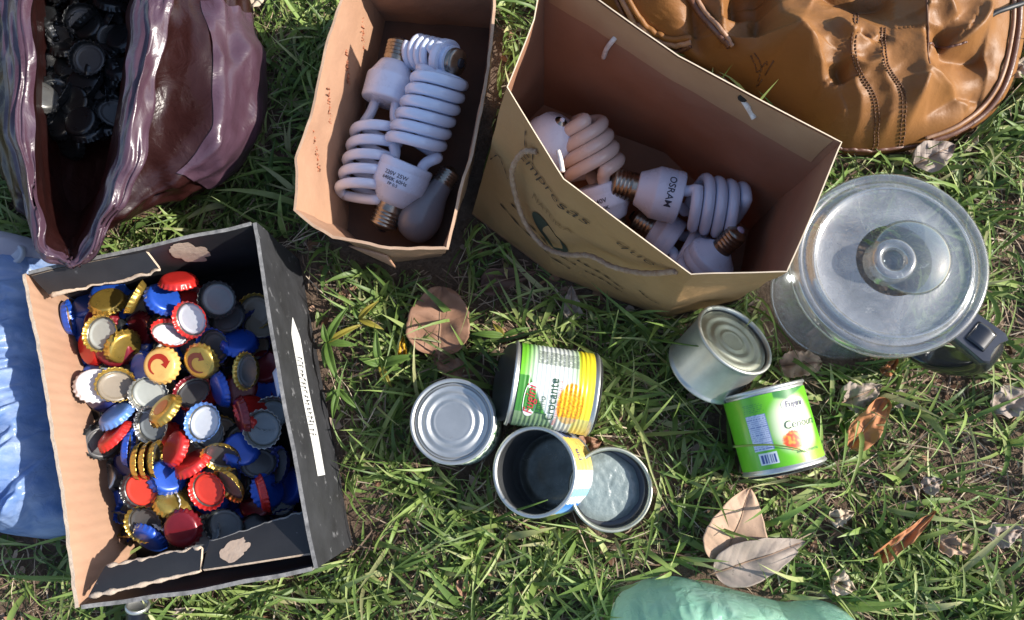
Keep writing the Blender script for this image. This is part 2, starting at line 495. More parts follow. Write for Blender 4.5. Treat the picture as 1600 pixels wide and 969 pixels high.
# short undergrowth
x, y, d = tufts(15000)
k = 3; n = len(x) * k
X = np.repeat(x, k) + rng.normal(0, 0.006, n); Y = np.repeat(y, k) + rng.normal(0, 0.006, n)
blades('grass_undergrowth', np.stack([X, Y, np.zeros(n)], 1), rng.uniform(0, 2 * math.pi, n), rng.uniform(0.008, 0.028, n), rng.uniform(0.0012, 0.0030, n),
       rng.uniform(0.1, 1.2, n), rng.uniform(0.2, 1.3, n), mixcol(n, [(a, tuple(np.array(c) * 0.9)) for a, c in GREEN]), grass_mat, 'stuff', seg=4)
# dry straw lying on the soil
n = 17000
X = rng.uniform(XL, XR, n); Y = rng.uniform(YB, YT, n)
blades('dry_straw_litter', np.stack([X, Y, rng.uniform(0, 0.006, n)], 1), rng.uniform(0, 2 * math.pi, n), rng.gamma(3, 0.009, n).clip(0.006, 0.08), rng.uniform(0.0006, 0.0019, n),
       rng.uniform(-0.1, 0.35, n), rng.uniform(0.0, 0.9, n), mixcol(n, STRAW), straw_mat, 'stuff', seg=4)
# sparser lawn outside the frame
x = rng.uniform(-1.5, 1.4, 5200); y = rng.uniform(-1.1, 1.4, 5200)
o_ = (x < XL) | (x > XR) | (y < YB) | (y > YT); x, y = x[o_], y[o_]
k = 4; n = len(x) * k
X = np.repeat(x, k) + rng.normal(0, 0.006, n); Y = np.repeat(y, k) + rng.normal(0, 0.006, n)
blades('lawn', np.stack([X, Y, np.zeros(n)], 1), rng.uniform(0, 2 * math.pi, n), rng.gamma(6, 0.007, n).clip(0.014, 0.09), rng.uniform(0.002, 0.004, n),
       rng.uniform(0.25, 1.35, n), rng.uniform(0.3, 1.9, n), mixcol(n, GREEN), grass_mat, 'stuff', seg=4)
# crumbs of brown leaf between the blades
n = 2600
X = rng.uniform(XL, XR, n); Y = rng.uniform(YB, YT, n)
blades('leaf_crumb_litter', np.stack([X, Y, rng.uniform(0, 0.004, n)], 1), rng.uniform(0, 2 * math.pi, n), rng.uniform(0.005, 0.016, n), rng.uniform(0.004, 0.010, n),
       rng.uniform(-0.2, 0.5, n), rng.uniform(-0.5, 0.9, n), mixcol(n, [(0, (0.12, 0.06, 0.035)), (0.5, (0.27, 0.15, 0.09)), (1, (0.42, 0.32, 0.25))]), straw_mat, 'stuff', seg=4)
# ------------------------------------------------------------------ black cardboard box
def corrugated(name, col, **kw):
    """Raw card whose fluting shows as faint lines across the sheet."""
    m = pbr(name, col, **kw); t = m.node_tree
    w = t.nodes.new('ShaderNodeTexWave'); w.bands_direction = 'Y'; w.inputs['Scale'].default_value = 34; w.inputs['Distortion'].default_value = 1.2; w.inputs['Detail'].default_value = 3; w.inputs['Detail Scale'].default_value = 2.0
    tc = t.nodes.new('ShaderNodeTexCoord'); t.links.new(tc.outputs['Object'], w.inputs['Vector'])
    b = t.nodes.new('ShaderNodeBump'); b.inputs['Strength'].default_value = .35; b.inputs['Distance'].default_value = .0012
    p = next(n for n in t.nodes if n.type == 'BSDF_PRINCIPLED')
    old = p.inputs['Normal'].links[0].from_socket if p.inputs['Normal'].is_linked else None
    t.links.new(w.outputs['Fac'], b.inputs['Height'])
    if old: t.links.new(old, b.inputs['Normal'])
    t.links.new(b.outputs[0], p.inputs['Normal'])
    return m
M_black = pbr('black_printed_card', (0.022, 0.022, 0.025), rough=0.55, col2=(0.012, 0.012, 0.014), nscale=25, bump=0.15, bscale=160, speck=(0.12, 0.12, 0.13), sscale=90, sthr=0.70, spec=0.4)
M_scuff = pbr('scuffed_black_card', (0.035, 0.036, 0.040), rough=0.6, col2=(0.018, 0.018, 0.02), nscale=30, bump=0.2, bscale=120, speck=(0.11, 0.11, 0.115), sscale=75, sthr=0.62, spec=0.35)
M_kraft_in = corrugated('raw_cardboard', (0.47, 0.285, 0.19), rough=0.85, col2=(0.38, 0.225, 0.145), nscale=18, amount=0.8, bump=0.25, bscale=90, spec=0.2, speck=(0.35, 0.21, 0.14), sscale=160, sthr=0.68, aniso_stretch=(1, 4, 1))
M_edge = pbr('torn_card_edge', (0.58, 0.47, 0.36), rough=0.9, col2=(0.36, 0.27, 0.2), nscale=180, amount=0.9, bump=0.6, bscale=400, spec=0.15)
M_grey_edge = pbr('worn_black_edge', (0.30, 0.29, 0.28), rough=0.85, col2=(0.06, 0.06, 0.06), nscale=140, amount=0.7, bump=0.4, bscale=300, spec=0.2)
M_torn = pbr('torn_paper_patch', (0.52, 0.40, 0.31), rough=0.9, col2=(0.38, 0.27, 0.20), nscale=120, amount=0.8, bump=0.6, bscale=250, spec=0.15)
M_white = pbr('white_label_paper', (0.62, 0.62, 0.60), rough=0.7, col2=(0.54, 0.54, 0.52), nscale=50)
M_ink = pbr('black_ink', (0.02, 0.02, 0.022), rough=0.6)

bA, bB, bC, bD = [at(x, y, BOX_H) for x, y in BOX_RIM]
def flo(p): return Vector((p.x, p.y, 0.002))
bcen = (bA + bB + bC + bD) / 4; bcen.z = 0
fA, fB, fC, fD = [flo(p.lerp(Vector((bcen.x, bcen.y, p.z)), 0.03)) for p in (bA, bB, bC, bD)]
box = thing('cardboard_box', 'open black cardboard box with a torn raw left side, full of bottle caps', 'box', bcen)
fA.x -= 0.030; fD.x -= 0.012
def wall_fn(r0, r1, g0, g1, jag=0.0, bow=0.0, seed=0.0):
    nrm = (r1 - r0).cross(Vector((0, 0, 1))).normalized()
    def P(u, v):
        p = g0.lerp(g1, u).lerp(r0.lerp(r1, u), v)
        p = p + nrm * (bow * math.sin(math.pi * u) * v + 0.0012 * noise.noise(Vector((u * 5 + seed, v * 3, seed))) )
        if v > 0.999: p.z += jag * (noise.noise(Vector((u * 26, seed, 0))) + 0.6 * noise.noise(Vector((u * 90, seed, 3))))
        return p
    return P, nrm
def wall(name, r0, r1, g0, g1, mats, jag=0.001, bow=0.0, seed=0.0, inset=0.0, label=None):
    P, n = wall_fn(r0, r1, g0, g1, jag, bow, seed)
    m = MB(); m.slab(P, n, 0.0032, 70, 10, (0, 1, 2))
    o = m.build(name, mats, box, smooth=True, org=bcen, sharp=40)
    if label: o['label'] = label
    return o, P, n
def trim(p, q, d): return p + (q - p).normalized() * d
T = 0.0036
# corners shortened so the panels butt instead of crossing
_, PR, nR = wall('side_panel', bB, bC, fB, fC, [M_black, M_scuff, M_grey_edge], 0.0005, 0.002, 1.0, label='scuffed right panel with a white label strip')
if nR.x < 0: pass
wall('side_panel', trim(bD, bA, 0), bA, fD, fA, [M_kraft_in, M_black, M_edge], 0.0016, 0.003, 2.0, label='torn left panel showing raw brown cardboard')
_, PT, nT = wall('end_panel', trim(bA, bB, T), trim(bB, bA, T), trim(fA, fB, T), trim(fB, fA, T), [M_black, M_black, M_grey_edge], 0.0006, 0.0, 3.0)
_, PB_, nB = wall('end_panel', trim(bC, bD, T), trim(bD, bC, T), trim(fC, fD, T), trim(fD, fC, T), [M_black, M_black, M_grey_edge], 0.0006, -0.002, 4.0)
m = MB(); m.slab(lambda u, v: fA.lerp(fB, u).lerp(fD.lerp(fC, u), v) + Vector((0, 0, 0.003)), Vector((0, 0, 1)), 0.003, 8, 8, (0, 0, 0))
m.build('bottom_panel', [M_black], box, org=bcen)
# torn end flaps folded inward, with pale torn rims
def flap(name, quad, zs, thick=0.0028, rim=True, jag=0.0):
    pts = [at(x, y, z) for (x, y), z in zip(quad, zs)]
    def P(u, v):
        p = pts[0].lerp(pts[1], u).lerp(pts[3].lerp(pts[2], u), v)
        p = p + Vector((0, 0, 0.002 * math.sin(u * 5 + v * 2)))
        if v > 0.999: p = p + (pts[3] - pts[0]).normalized() * jag * (noise.noise(Vector((u * 14, 1.7, 0))) + 0.5 * noise.noise(Vector((u * 50, 0, 2))))
        return p
    nn = (pts[1] - pts[0]).cross(pts[3] - pts[0]).normalized()
    if nn.z < 0: nn = -nn
    m = MB(); m.slab(P, nn, thick, 40, 10, (0, 0, 1))
    o = m.build(name, [M_black, M_edge], box, org=bcen, sharp=40)
    return o, P, nn
fl, P1, n1 = flap('torn_flap', [(50, 430), (226, 390), (252, 421), (78, 458)], [0.108, 0.108, 0.094, 0.092], jag=0.003)
m = MB(); m.tube([P1(u, 1.0) + Vector((0, -0.001, -0.0015)) for u in np.linspace(0, 1, 30)], [0.0012 + 0.0022 * (0.5 + 0.5 * math.sin(9 * u + 1)) * (1 - 0.6 * u) for u in np.linspace(0, 1, 30)], 6, flat=0.5)
m.build('torn_rim', [M_edge], fl, org=bcen)
fl2, P2, n2 = flap('torn_flap', [(140, 932), (312, 893), (318, 852), (168, 886)], [0.1085, 0.1085, 0.103, 0.098], jag=0.003)
for nm, vv, kk in (('torn_rim', 0.0, 0.0016), ('torn_rim', 1.0, 0.0018)):
    m = MB(); m.tube([P2(u, vv) + Vector((0, 0, 0.001)) for u in np.linspace(0, 1, 30)], [kk * (0.5 + abs(noise.noise(Vector((u * 7, vv, 0)))) * 2.2) for u in np.linspace(0, 1, 30)], 6, flat=0.5)
    m.build(nm, [M_edge], fl2, org=bcen)
fl3, P3, n3 = flap('folded_flap', [(318, 891), (486, 866), (476, 798), (330, 846)], [0.108, 0.108, 0.088, 0.094], jag=0.002)
m = MB(); m.tube([P3(u, 1.0) + Vector((0, 0, 0.001)) for u in np.linspace(0, 1, 24)], 0.0009, 6); m.build('worn_edge', [M_grey_edge], fl3, org=bcen)
# kraft patches where the black print tore away
def patch(name, P, nrm, u0, v0, ru, rv, seed, mat, off, parent):
    m = MB(); c = m.vert(P(u0, v0) + nrm * off); k = 40; ring = []
    for i in range(k):
        a = 2 * math.pi * i / k
        w = 1 + 0.35 * noise.noise(Vector((math.cos(a) * 1.6 + seed, math.sin(a) * 1.6, seed))) + 0.15 * noise.noise(Vector((math.cos(a) * 6, math.sin(a) * 6 + seed, 1)))
        ring.append(m.vert(P(min(0.998, max(0, u0 + ru * w * math.cos(a))), min(0.998, max(0, v0 + rv * w * math.sin(a)))) + nrm * off))
    for i in range(k): m.face((c, ring[i], ring[(i + 1) % k]))
    return m.build(name, [mat], parent, smooth=False, org=bcen)
inT = -nT if nT.y > 0 else nT
patch('torn_patch', PT, inT, 0.66, 0.74, 0.075, 0.24, 2.0, M_torn, 0.0022, box)
patch('torn_patch', P3, n3 if n3.z > 0 else -n3, 0.28, 0.42, 0.14, 0.3, 5.0, M_torn, 0.0019, box)
# white label strip with a line of print on the right panel
outR = nR if nR.x > 0 else -nR
def RS(u, v, off=0.0021): return PR(u, v) + outR * off
m = MB()
g = [[m.vert(RS(0.255 + 0.505 * i / 40, 0.50 + (0.20 * (j / 4 - 0.45) * (min(1, 0.05 + i / 5)) if True else 0))) for j in range(5)] for i in range(41)]
for i in range(40):
    for j in range(4): m.face((g[i][j], g[i + 1][j], g[i + 1][j + 1], g[i][j + 1]))
lab = m.build('label_strip', [M_white], box, org=bcen)
m = MB()
for k in range(19):                      # a row of small worn print, too faded to read
    u = 0.385 + 0.0135 * k
    for q in range(3):
        du, dv, w_, h_ = random.uniform(0, .006), random.uniform(-.05, .04), random.choice([.0018, .0065]), 0
        h_ = 0.020 if w_ > .003 else random.uniform(.07, .11)
        c0 = [m.vert(RS(u + du + a, 0.50 - 0.0 * (k / 19) + dv + b, 0.0025)) for a, b in ((0, 0), (w_, 0), (w_, h_), (0, h_))]
        m.face(c0)
m.build('lettering', [M_ink], lab, org=bcen, smooth=False)
# a pale scrap of paper caught against the right wall
m = MB(); q = [at(426, 582, 0.066), at(436, 568, 0.075), at(445, 600, 0.075), at(434, 621, 0.064)]
m.slab(lambda u, v: q[0].lerp(q[1], u).lerp(q[3].lerp(q[2], u), v) + Vector((0, 0, 0.002 * math.sin(u * 3) * math.sin(v * 4))), (q[1] - q[0]).cross(q[3] - q[0]).normalized(), 0.0004, 6, 6)
tag(m.build('paper_scrap', [pbr('pale_scrap', (0.62, 0.66, 0.78), rough=0.6)], org=q[0]), 'small pale bluish scrap of paper against the inner right wall of the black box', 'paper')

# ------------------------------------------------------------------ bottle caps
def capmat(nm, c, metal=0.25, rough=0.32):
    return pbr(nm, c, rough=rough, metal=metal, col2=tuple(x * 0.7 for x in c), nscale=70, amount=0.6, bump=0.08, bscale=200, spec=0.6, coat=0.25, speck=tuple(min(1, x * 0.6 + 0.05) for x in c), sscale=260, sthr=0.7)
CAPC = dict(red=capmat('red_cap_paint', (0.62, 0.028, 0.022)), blue=capmat('blue_cap_paint', (0.018, 0.085, 0.48)), gold=capmat('gold_cap_metal', (0.62, 0.42, 0.09), 0.8, 0.3),
            cream=capmat('cream_gold_cap_paint', (0.80, 0.48, 0.14), 0.1, 0.35), silver=capmat('silver_cap_metal', (0.55, 0.55, 0.53), 0.9, 0.3), darkred=capmat('dark_red_cap_paint', (0.20, 0.012, 0.02)),
            black=capmat('black_cap_paint', (0.018, 0.020, 0.022), 0.3, 0.3), white=capmat('white_cap_paint', (0.74, 0.75, 0.78), 0.0, 0.4), navy=capmat('navy_cap_paint', (0.02, 0.03, 0.16)), sky=capmat('pale_blue_cap_paint', (0.12, 0.26, 0.62)))
M_capin = pbr('bare_cap_metal', (0.26, 0.25, 0.21), rough=0.4, metal=0.8, col2=(0.13, 0.12, 0.09), nscale=90, bump=0.1)
def liner_mat(nm, c): return pbr(nm, c, rough=0.35, col2=tuple(x * 0.8 for x in c), nscale=60, amount=0.6, bump=0.08, bscale=180, spec=0.5)
LINC = dict(grey=liner_mat('grey_liner', (0.36, 0.38, 0.35)), dark=liner_mat('dark_liner', (0.075, 0.075, 0.078)), brown=liner_mat('brownish_liner', (0.26, 0.22, 0.17)), white=liner_mat('white_liner', (0.62, 0.64, 0.67)),
            red=liner_mat('red_liner', (0.66, 0.05, 0.03)), steel=liner_mat('steel_grey_liner', (0.20, 0.22, 0.23)), none=None)
CR = 0.0176
def cap_mesh(mat, inmat):
    m = MB(); N = 84
    prof = [(0.0, .0066, 0), (.35, .0066, 0), (.68, .0065, 0), (.78, .0061, 0), (.855, .0050, 0.0), (.885, .0036, .014), (.912, .0022, .024), (.94, .001, .032), (.985, .0, .038)]
    inn = [(.965, .0002, .038), (.918, .0014, .032), (.89, .0026, .022), (.868, .0036, .01), (.84, .0047, 0), (.74, .0056, 0), (.4, .0058, 0), (0.0, .0058, 0)]
    def ring(r, z, c):
        return [Vector((CR * (r + c * math.copysign(abs(math.cos(21 * a / 1)) ** 0.7, math.cos(21 * a))) * math.cos(a), CR * (r + c * math.copysign(abs(math.cos(21 * a)) ** 0.7, math.cos(21 * a))) * math.sin(a), z)) for a in [2 * math.pi * k / N for k in range(N)]]
    pr = [(max(r, 1e-4), z, c) for r, z, c in prof + inn]
    m.loft([ring(*p) for p in pr], True, [0] * (len(prof) - 1 + 1 + 3) + [1] * (len(inn) - 1 - 3))
    return m.mesh('bottle_cap', [mat, inmat])
def liner_mesh(mat):
    m = MB(); m.lathe([(0, .0050), (.0098, .0050), (.0112, .0049), (.0119, .0042), (.0128, .0040), (.0137, .0043), (.0146, .0053)], 44)
    return m.mesh('liner', [mat])
CAPM = {k: cap_mesh(v, M_capin if k not in ('black', 'navy') else pbr('dark_cap_inside_' + k, (0.10, 0.10, 0.10), rough=0.4, metal=0.6)) for k, v in CAPC.items()}
LINM = {k: liner_mesh(v) for k, v in LINC.items() if v}
CAPG = 'bottle caps heaped in the black box'
def cap(px, py, z, face, az, tilt, col, lin, label, group=CAPG, scale=1.0, spin=None):
    """face 'o': top of the cap up, 'i': inside up; the visible face leans `tilt` degrees towards picture direction az."""
    a, t = math.radians(az), math.radians(tilt)
    n = Vector((math.sin(t) * math.cos(a), math.sin(t) * math.sin(a), math.cos(t)))
    axis = n if face == 'o' else -n
    o = bpy.data.objects.new('bottle_cap', CAPM[col]); COL.objects.link(o)
    o.rotation_mode = 'QUATERNION'
    o.rotation_quaternion = Vector((0, 0, 1)).rotation_difference(axis) @ Quaternion((0, 0, 1), random.random() * 6.28 if spin is None else spin)
    o.location = at(px, py, z) - axis * 0.003; o.scale = (scale,) * 3
    tag(o, label, 'bottle cap', group)
    if face == 'i' and lin != 'none':
        l = bpy.data.objects.new('liner', LINM[lin]); COL.objects.link(l); l.parent = o
    return o
# lower layer, glimpsed between the others
low = []
for i in range(11):
    for j in range(7):
        u, v = (j + 0.5 + random.uniform(-.3, .3)) / 7, (i + 0.5 + random.uniform(-.3, .3)) / 11
        x = 118 + (432 - 118) * u + 60 * (v - 0.35) ; y = 462 + (836 - 462) * v
        if x > 452: continue
        c = random.choices(['blue', 'black', 'gold', 'red', 'darkred', 'silver', 'navy'], [34, 26, 8, 7, 8, 1, 16])[0]  # mostly dark paints, standing in for the self-shadow deep in the heap
        f = random.choice('oi')
        cap(x, y, random.uniform(0.020, 0.033), f, random.uniform(0, 360), random.uniform(0, 50), c, random.choice(['dark', 'brown', 'steel', 'grey']),
            'bottle cap of the buried lower layer, mostly hidden under other caps in the black box')
Z = 0.054
CAPS = [
 (156, 500, .046, 'o', 120, 12, 'darkred', '', 'dark maroon cap directly under the large grey-lined cap near the upper left'),
 (168, 470, .050, 'o', 75, 35, 'gold', '', 'gold cap edge showing as an arc above the large grey-lined cap'),
 (170, 456, .042, 'o', 75, 40, 'blue', '', 'blue cap edge peeking out above the gold arc at the upper left'),
 (140, 545, .046, 'o', 215, 35, 'red', '', 'bright red cap tucked under the lower left of the large grey-lined cap'),
 (178, 548, .050, 'o', 300, 30, 'darkred', '', 'shiny dark red cap tucked under the lower right of the large grey-lined cap'),
 (194, 543, .050, 'o', 330, 68, 'gold', '', 'gold cap on edge right beside the large grey-lined cap'),
 (158, 521, .062, 'i', 200, 6, 'gold', 'grey', 'large cap lying inside up with a smooth grey-green liner at the upper left'),
 (106, 497, .050, 'o', 195, 68, 'blue', '', 'blue cap standing on edge against the torn left wall'),
 (213, 466, .058, 'i', 155, 62, 'gold', 'dark', 'gold cap on edge showing its dark inside below the torn top flap'),
 (279, 438, .062, 'o', 80, 55, 'red', '', 'red crimped cap tipped towards the torn patch at the top of the heap'),
 (256, 466, .056, 'o', 30, 55, 'blue', '', 'glossy blue cap tipped sideways left of the red caps'),
 (292, 476, .042, 'o', 70, 30, 'red', '', 'red cap behind the red and white lined cap'),
 (298, 499, .063, 'i', 250, 25, 'red', 'white', 'red cap lying inside up with a scratched white liner'),
 (266, 522, .058, 'i', 50, 55, 'red', 'white', 'red cap tilted steeply with a white liner strip showing'),
 (356, 496, .046, 'i', 90, 15, 'black', 'dark', 'black cap half under the dark cap in the upper right shade'),
 (340, 468, .056, 'i', 300, 18, 'black', 'steel', 'dark cap inside up in the shade of the upper right corner'),
 (222, 577, .050, 'o', 200, 30, 'blue', '', 'bright blue cap under the cream cap with a red arrow'),
 (251, 571, .064, 'o', 250, 6, 'cream', '', 'cream and gold cap with a red curved arrow on its face'),
 (313, 566, .060, 'o', 255, 28, 'gold', '', 'gold cap with a dark brown arrow on its face'),
 (152, 624, .046, 'o', 250, 50, 'navy', '', 'deep blue cap under the white cap by the torn left wall'),
 (148, 601, .060, 'o', 40, 40, 'white', '', 'plain white cap tilted against the torn left wall'),
 (181, 603, .058, 'i', 35, 40, 'gold', 'brown', 'cap with a greyish brown liner next to the white cap'),
 (233, 616, .054, 'i', 300, 28, 'silver', 'grey', 'silver cap inside up just below the cream arrow cap'),
 (237, 664, .050, 'i', 230, 15, 'silver', 'steel', 'steel grey lined cap under the tilted yellow gold cap'),
 (256, 640, .062, 'o', 130, 40, 'gold', '', 'bright gold cap tilted left with an orange printed face'),
 (334, 541, .052, 'i', 240, 20, 'blue', 'dark', 'blue cap with a dark liner above the gold arrow cap'),
 (374, 534, .046, 'o', 70, 40, 'blue', '', 'blue crimped cap above the big dark-lined gold cap'),
 (386, 580, .058, 'i', 190, 30, 'gold', 'dark', 'gold edged cap inside up with a dark glossy liner at the shadow line'),
 (343, 609, .050, 'o', 205, 50, 'blue', '', 'blue crimped cap left of the dark-lined gold cap'),
 (301, 613, .046, 'i', 90, 25, 'darkred', 'dark', 'dark red rimmed cap sunk between the arrow caps'),
 (324, 674, .050, 'i', 250, 12, 'silver', 'steel', 'silver cap just beneath the blue-rimmed pale cap in the middle'),
 (318, 660, .063, 'i', 150, 8, 'sky', 'white', 'blue rimmed cap inside up with a pale liner in the middle of the heap'),
 (396, 641, .050, 'o', 40, 55, 'red', '', 'red cap on edge behind the shaded grey cap'),
 (377, 649, .056, 'o', 200, 55, 'darkred', '', 'dull red cap tipped left beside the shaded grey cap'),
 (423, 648, .048, 'i', 80, 25, 'silver', 'steel', 'grey cap behind the shaded grey cap near the right wall'),
 (411, 670, .058, 'i', 270, 8, 'silver', 'steel', 'dull grey cap inside up in the shade near the right wall'),
 (181, 648, .056, 'o', 115, 48, 'sky', '', 'pale blue cap tilted below the white cap'),
 (160, 690, .050, 'i', 20, 45, 'black', 'dark', 'dark cap on edge at the left end of the lower row'),
 (177, 680, .060, 'o', 130, 50, 'red', '', 'small red cap face inside the dark cap at the left'),
 (200, 700, .056, 'o', 180, 70, 'blue', '', 'blue cap on edge left of the three gold caps'),
 (217, 722, .058, 'o', 185, 78, 'gold', '', 'leftmost of three gold caps standing on edge in a row'),
 (230, 721, .059, 'o', 185, 80, 'gold', '', 'middle one of three gold caps standing on edge in a row'),
 (243, 719, .058, 'o', 185, 78, 'gold', '', 'rightmost of three gold caps standing on edge in a row'),
 (273, 700, .058, 'o', 160, 35, 'red', '', 'bright red cap right of the three standing gold caps'),
 (300, 723, .060, 'o', 115, 52, 'red', '', 'small red cap tilted between the bright red cap and the dark-lined gold cap'),
 (263, 744, .052, 'o', 30, 45, 'blue', '', 'blue crimped cap under the three standing gold caps'),
 (220, 775, .050, 'o', 250, 20, 'blue', '', 'blue cap rim under the flat red cap at the lower left'),
 (219, 766, .062, 'i', 270, 14, 'black', 'red', 'flat red-lined cap at the lower left of the heap'),
 (378, 702, .050, 'o', 40, 30, 'blue', '', 'blue crimped cap right of the dark-lined gold cap pair'),
 (346, 713, .060, 'i', 275, 48, 'gold', 'dark', 'upper of two gold edged caps with dark insides at the lower right'),
 (359, 758, .060, 'i', 235, 48, 'gold', 'brown', 'lower of two gold edged caps with dark insides at the lower right'),
 (326, 782, .038, 'o', 265, 30, 'blue', '', 'blue cap rim under the orange-red lined cap'),
 (325, 766, .058, 'i', 250, 18, 'red', 'red', 'orange-red lined cap inside up above the lower flap'),
 (271, 782, .052, 'o', 60, 50, 'gold', '', 'gold crimped cap behind the white rimmed open cap'),
 (262, 797, .050, 'i', 160, 22, 'white', 'dark', 'open cap with a white rim and dark inside above the dark red cap'),
 (284, 827, .062, 'o', 270, 12, 'darkred', '', 'dark red cap lying face up beside the lower flap'),
 (226, 818, .052, 'i', 270, 20, 'gold', 'dark', 'dark-lined cap with gold teeth at the bottom left corner'),
 (233, 842, .046, 'o', 250, 50, 'blue', '', 'blue cap tipped over at the bottom left corner'),
 (409, 772, .054, 'o', 200, 62, 'red', '', 'red cap on edge in the lower right shade'),
 (420, 766, .050, 'o', 20, 62, 'blue', '', 'blue cap on edge right behind the red one in the lower right shade'),
 (436, 728, .050, 'i', 170, 40, 'navy', 'dark', 'navy cap tilted against the shaded right wall'),
 (404, 722, .050, 'i', 60, 35, 'navy', 'dark', 'navy cap inside up between the blue cap and the right wall'),
 (352, 822, .046, 'i', 280, 20, 'black', 'steel', 'dark grey lined cap half under the folded lower flap'),
 (318, 836, .044, 'i', 120, 20, 'silver', 'steel', 'grey cap sticking out under the torn lower flap'),
]
made = [cap(*c) for c in CAPS]
# printed faces
M_arrow = pbr('red_arrow_print', (0.40, 0.025, 0.008), rough=0.4); M_arrow2 = pbr('dark_brown_arrow_print', (0.13, 0.03, 0.015), rough=0.4); M_orange = pbr('orange_print', (0.75, 0.20, 0.03), rough=0.4)
def arrow(o, mat, rot, mirror=1):
    m = MB(); R = 0.0088; N = 26
    def pt(a, r): return Matrix.Rotation(rot, 4, 'Z') @ Vector((mirror * r * math.cos(a), r * math.sin(a), 0.00685))
    A = [math.radians(235 - 225 * k / N) for k in range(N + 1)]
    w = [0.0007 + 0.0026 * min(1, k / N * 1.4) for k in range(N + 1)]
    ids = [(m.vert(pt(a, R - x)), m.vert(pt(a, R + x * 0.5))) for a, x in zip(A, w)]
    for k in range(N): m.face((ids[k][0], ids[k][1], ids[k + 1][1], ids[k + 1][0]))
    e = A[-1]
    h = [m.vert(pt(e + 0.02, R - 0.0062)), m.vert(pt(e + 0.02, R + 0.0034)), m.vert(pt(e - 0.72, R - 0.001))]
    m.face(h)
    return m.build('printed_arrow', [mat], o, smooth=False)
def abs_rot(o, want):
    """Spin about the cap's own axis that brings local +x towards world angle `want`."""
    x = o.rotation_quaternion @ Vector((1, 0, 0)); return want - math.atan2(x.y, x.x)
for o in made:
    if 'cream and gold' in o['label']: arrow(o, M_arrow, abs_rot(o, math.radians(10)))
    if 'dark brown arrow' in o['label']: arrow(o, M_arrow2, abs_rot(o, math.radians(60)))
    if 'orange printed' in o['label']:
        m = MB(); m.lathe([(0, .0069), (.004, .0069), (.0078, .00683)], 24); m.build('printed_face', [M_orange], o)
# ------------------------------------------------------------------ kraft paper containers
M_kraft = pbr('kraft_paper', (0.42, 0.25, 0.145), rough=0.78, col2=(0.33, 0.19, 0.105), nscale=22, amount=0.9, bump=0.5, bscale=40, bdist=.004, spec=0.25, trans=0.12, tcol=(0.5, 0.2, 0.06), speck=(0.30, 0.17, 0.09), sscale=240, sthr=0.68)
M_kraft_pale = pbr('pale_kraft_card', (0.40, 0.235, 0.15), rough=0.8, col2=(0.31, 0.175, 0.11), nscale=18, amount=0.9, bump=0.5, bscale=45, bdist=.004, spec=0.2, speck=(0.42, 0.26, 0.16), sscale=200, sthr=0.7)
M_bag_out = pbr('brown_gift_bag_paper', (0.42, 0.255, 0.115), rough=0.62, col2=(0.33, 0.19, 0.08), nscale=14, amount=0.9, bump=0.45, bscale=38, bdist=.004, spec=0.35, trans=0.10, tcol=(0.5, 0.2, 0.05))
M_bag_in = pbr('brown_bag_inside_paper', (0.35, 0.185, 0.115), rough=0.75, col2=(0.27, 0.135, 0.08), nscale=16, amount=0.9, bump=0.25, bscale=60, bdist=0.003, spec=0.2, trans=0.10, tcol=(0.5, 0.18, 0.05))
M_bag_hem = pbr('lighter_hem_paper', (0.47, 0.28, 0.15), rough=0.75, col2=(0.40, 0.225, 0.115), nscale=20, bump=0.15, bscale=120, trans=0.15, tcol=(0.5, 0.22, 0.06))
M_kraft_shade = pbr('shade_painted_card', (0.13, 0.075, 0.05), rough=0.85, col2=(0.08, 0.045, 0.03), nscale=30)  # deep shadow on the box floor, put into the card colour
M_kraft_edge = pbr('worn_kraft_edge', (0.50, 0.34, 0.23), rough=0.85, col2=(0.36, 0.22, 0.14), nscale=90)
M_cut = pbr('cut_paper_edge', (0.72, 0.58, 0.42), rough=0.8)
M_redprint = pbr('faint_red_print', (0.42, 0.15, 0.075), rough=0.8)
M_pen = pbr('brown_black_pen', (0.05, 0.032, 0.02), rough=0.7)
M_cord = pbr('twisted_paper_cord', (0.25, 0.135, 0.07), rough=0.8, col2=(0.38, 0.26, 0.18), nscale=200, bump=0.5, bscale=500)
M_cord_white = pbr('white_cord_end', (0.78, 0.72, 0.66), rough=0.8, col2=(0.55, 0.45, 0.38), nscale=150, bump=0.4, bscale=400)

def shell(parent, org, name, rings, th, mats, closed=True):
    """Thin sheet through rings (bottom to top): outer side, inner side, cut edge."""
    n = len(rings[0]); m = MB()
    inner = []
    for r, ring in enumerate(rings):
        row = []
        for k, p in enumerate(ring):
            t1 = ring[(k + 1) % n] - ring[k - 1]
            t2 = rings[min(r + 1, len(rings) - 1)][k] - rings[max(r - 1, 0)][k]
            nn = t1.cross(t2)
            nn = nn.normalized() if nn.length > 1e-12 else Vector((0, 0, 1))
            row.append(p - nn * th)
        inner.append(row)
    allr = rings + list(reversed(inner))
    m.loft(allr, closed, [0] * (len(rings) - 1) + [2] + [1] * (len(rings) - 1))
    return m.build(name, mats, parent, org=org, sharp=50)

def ccw(pts):
    a = sum(pts[i].x * pts[(i + 1) % len(pts)].y - pts[(i + 1) % len(pts)].x * pts[i].y for i in range(len(pts)))
    return a > 0

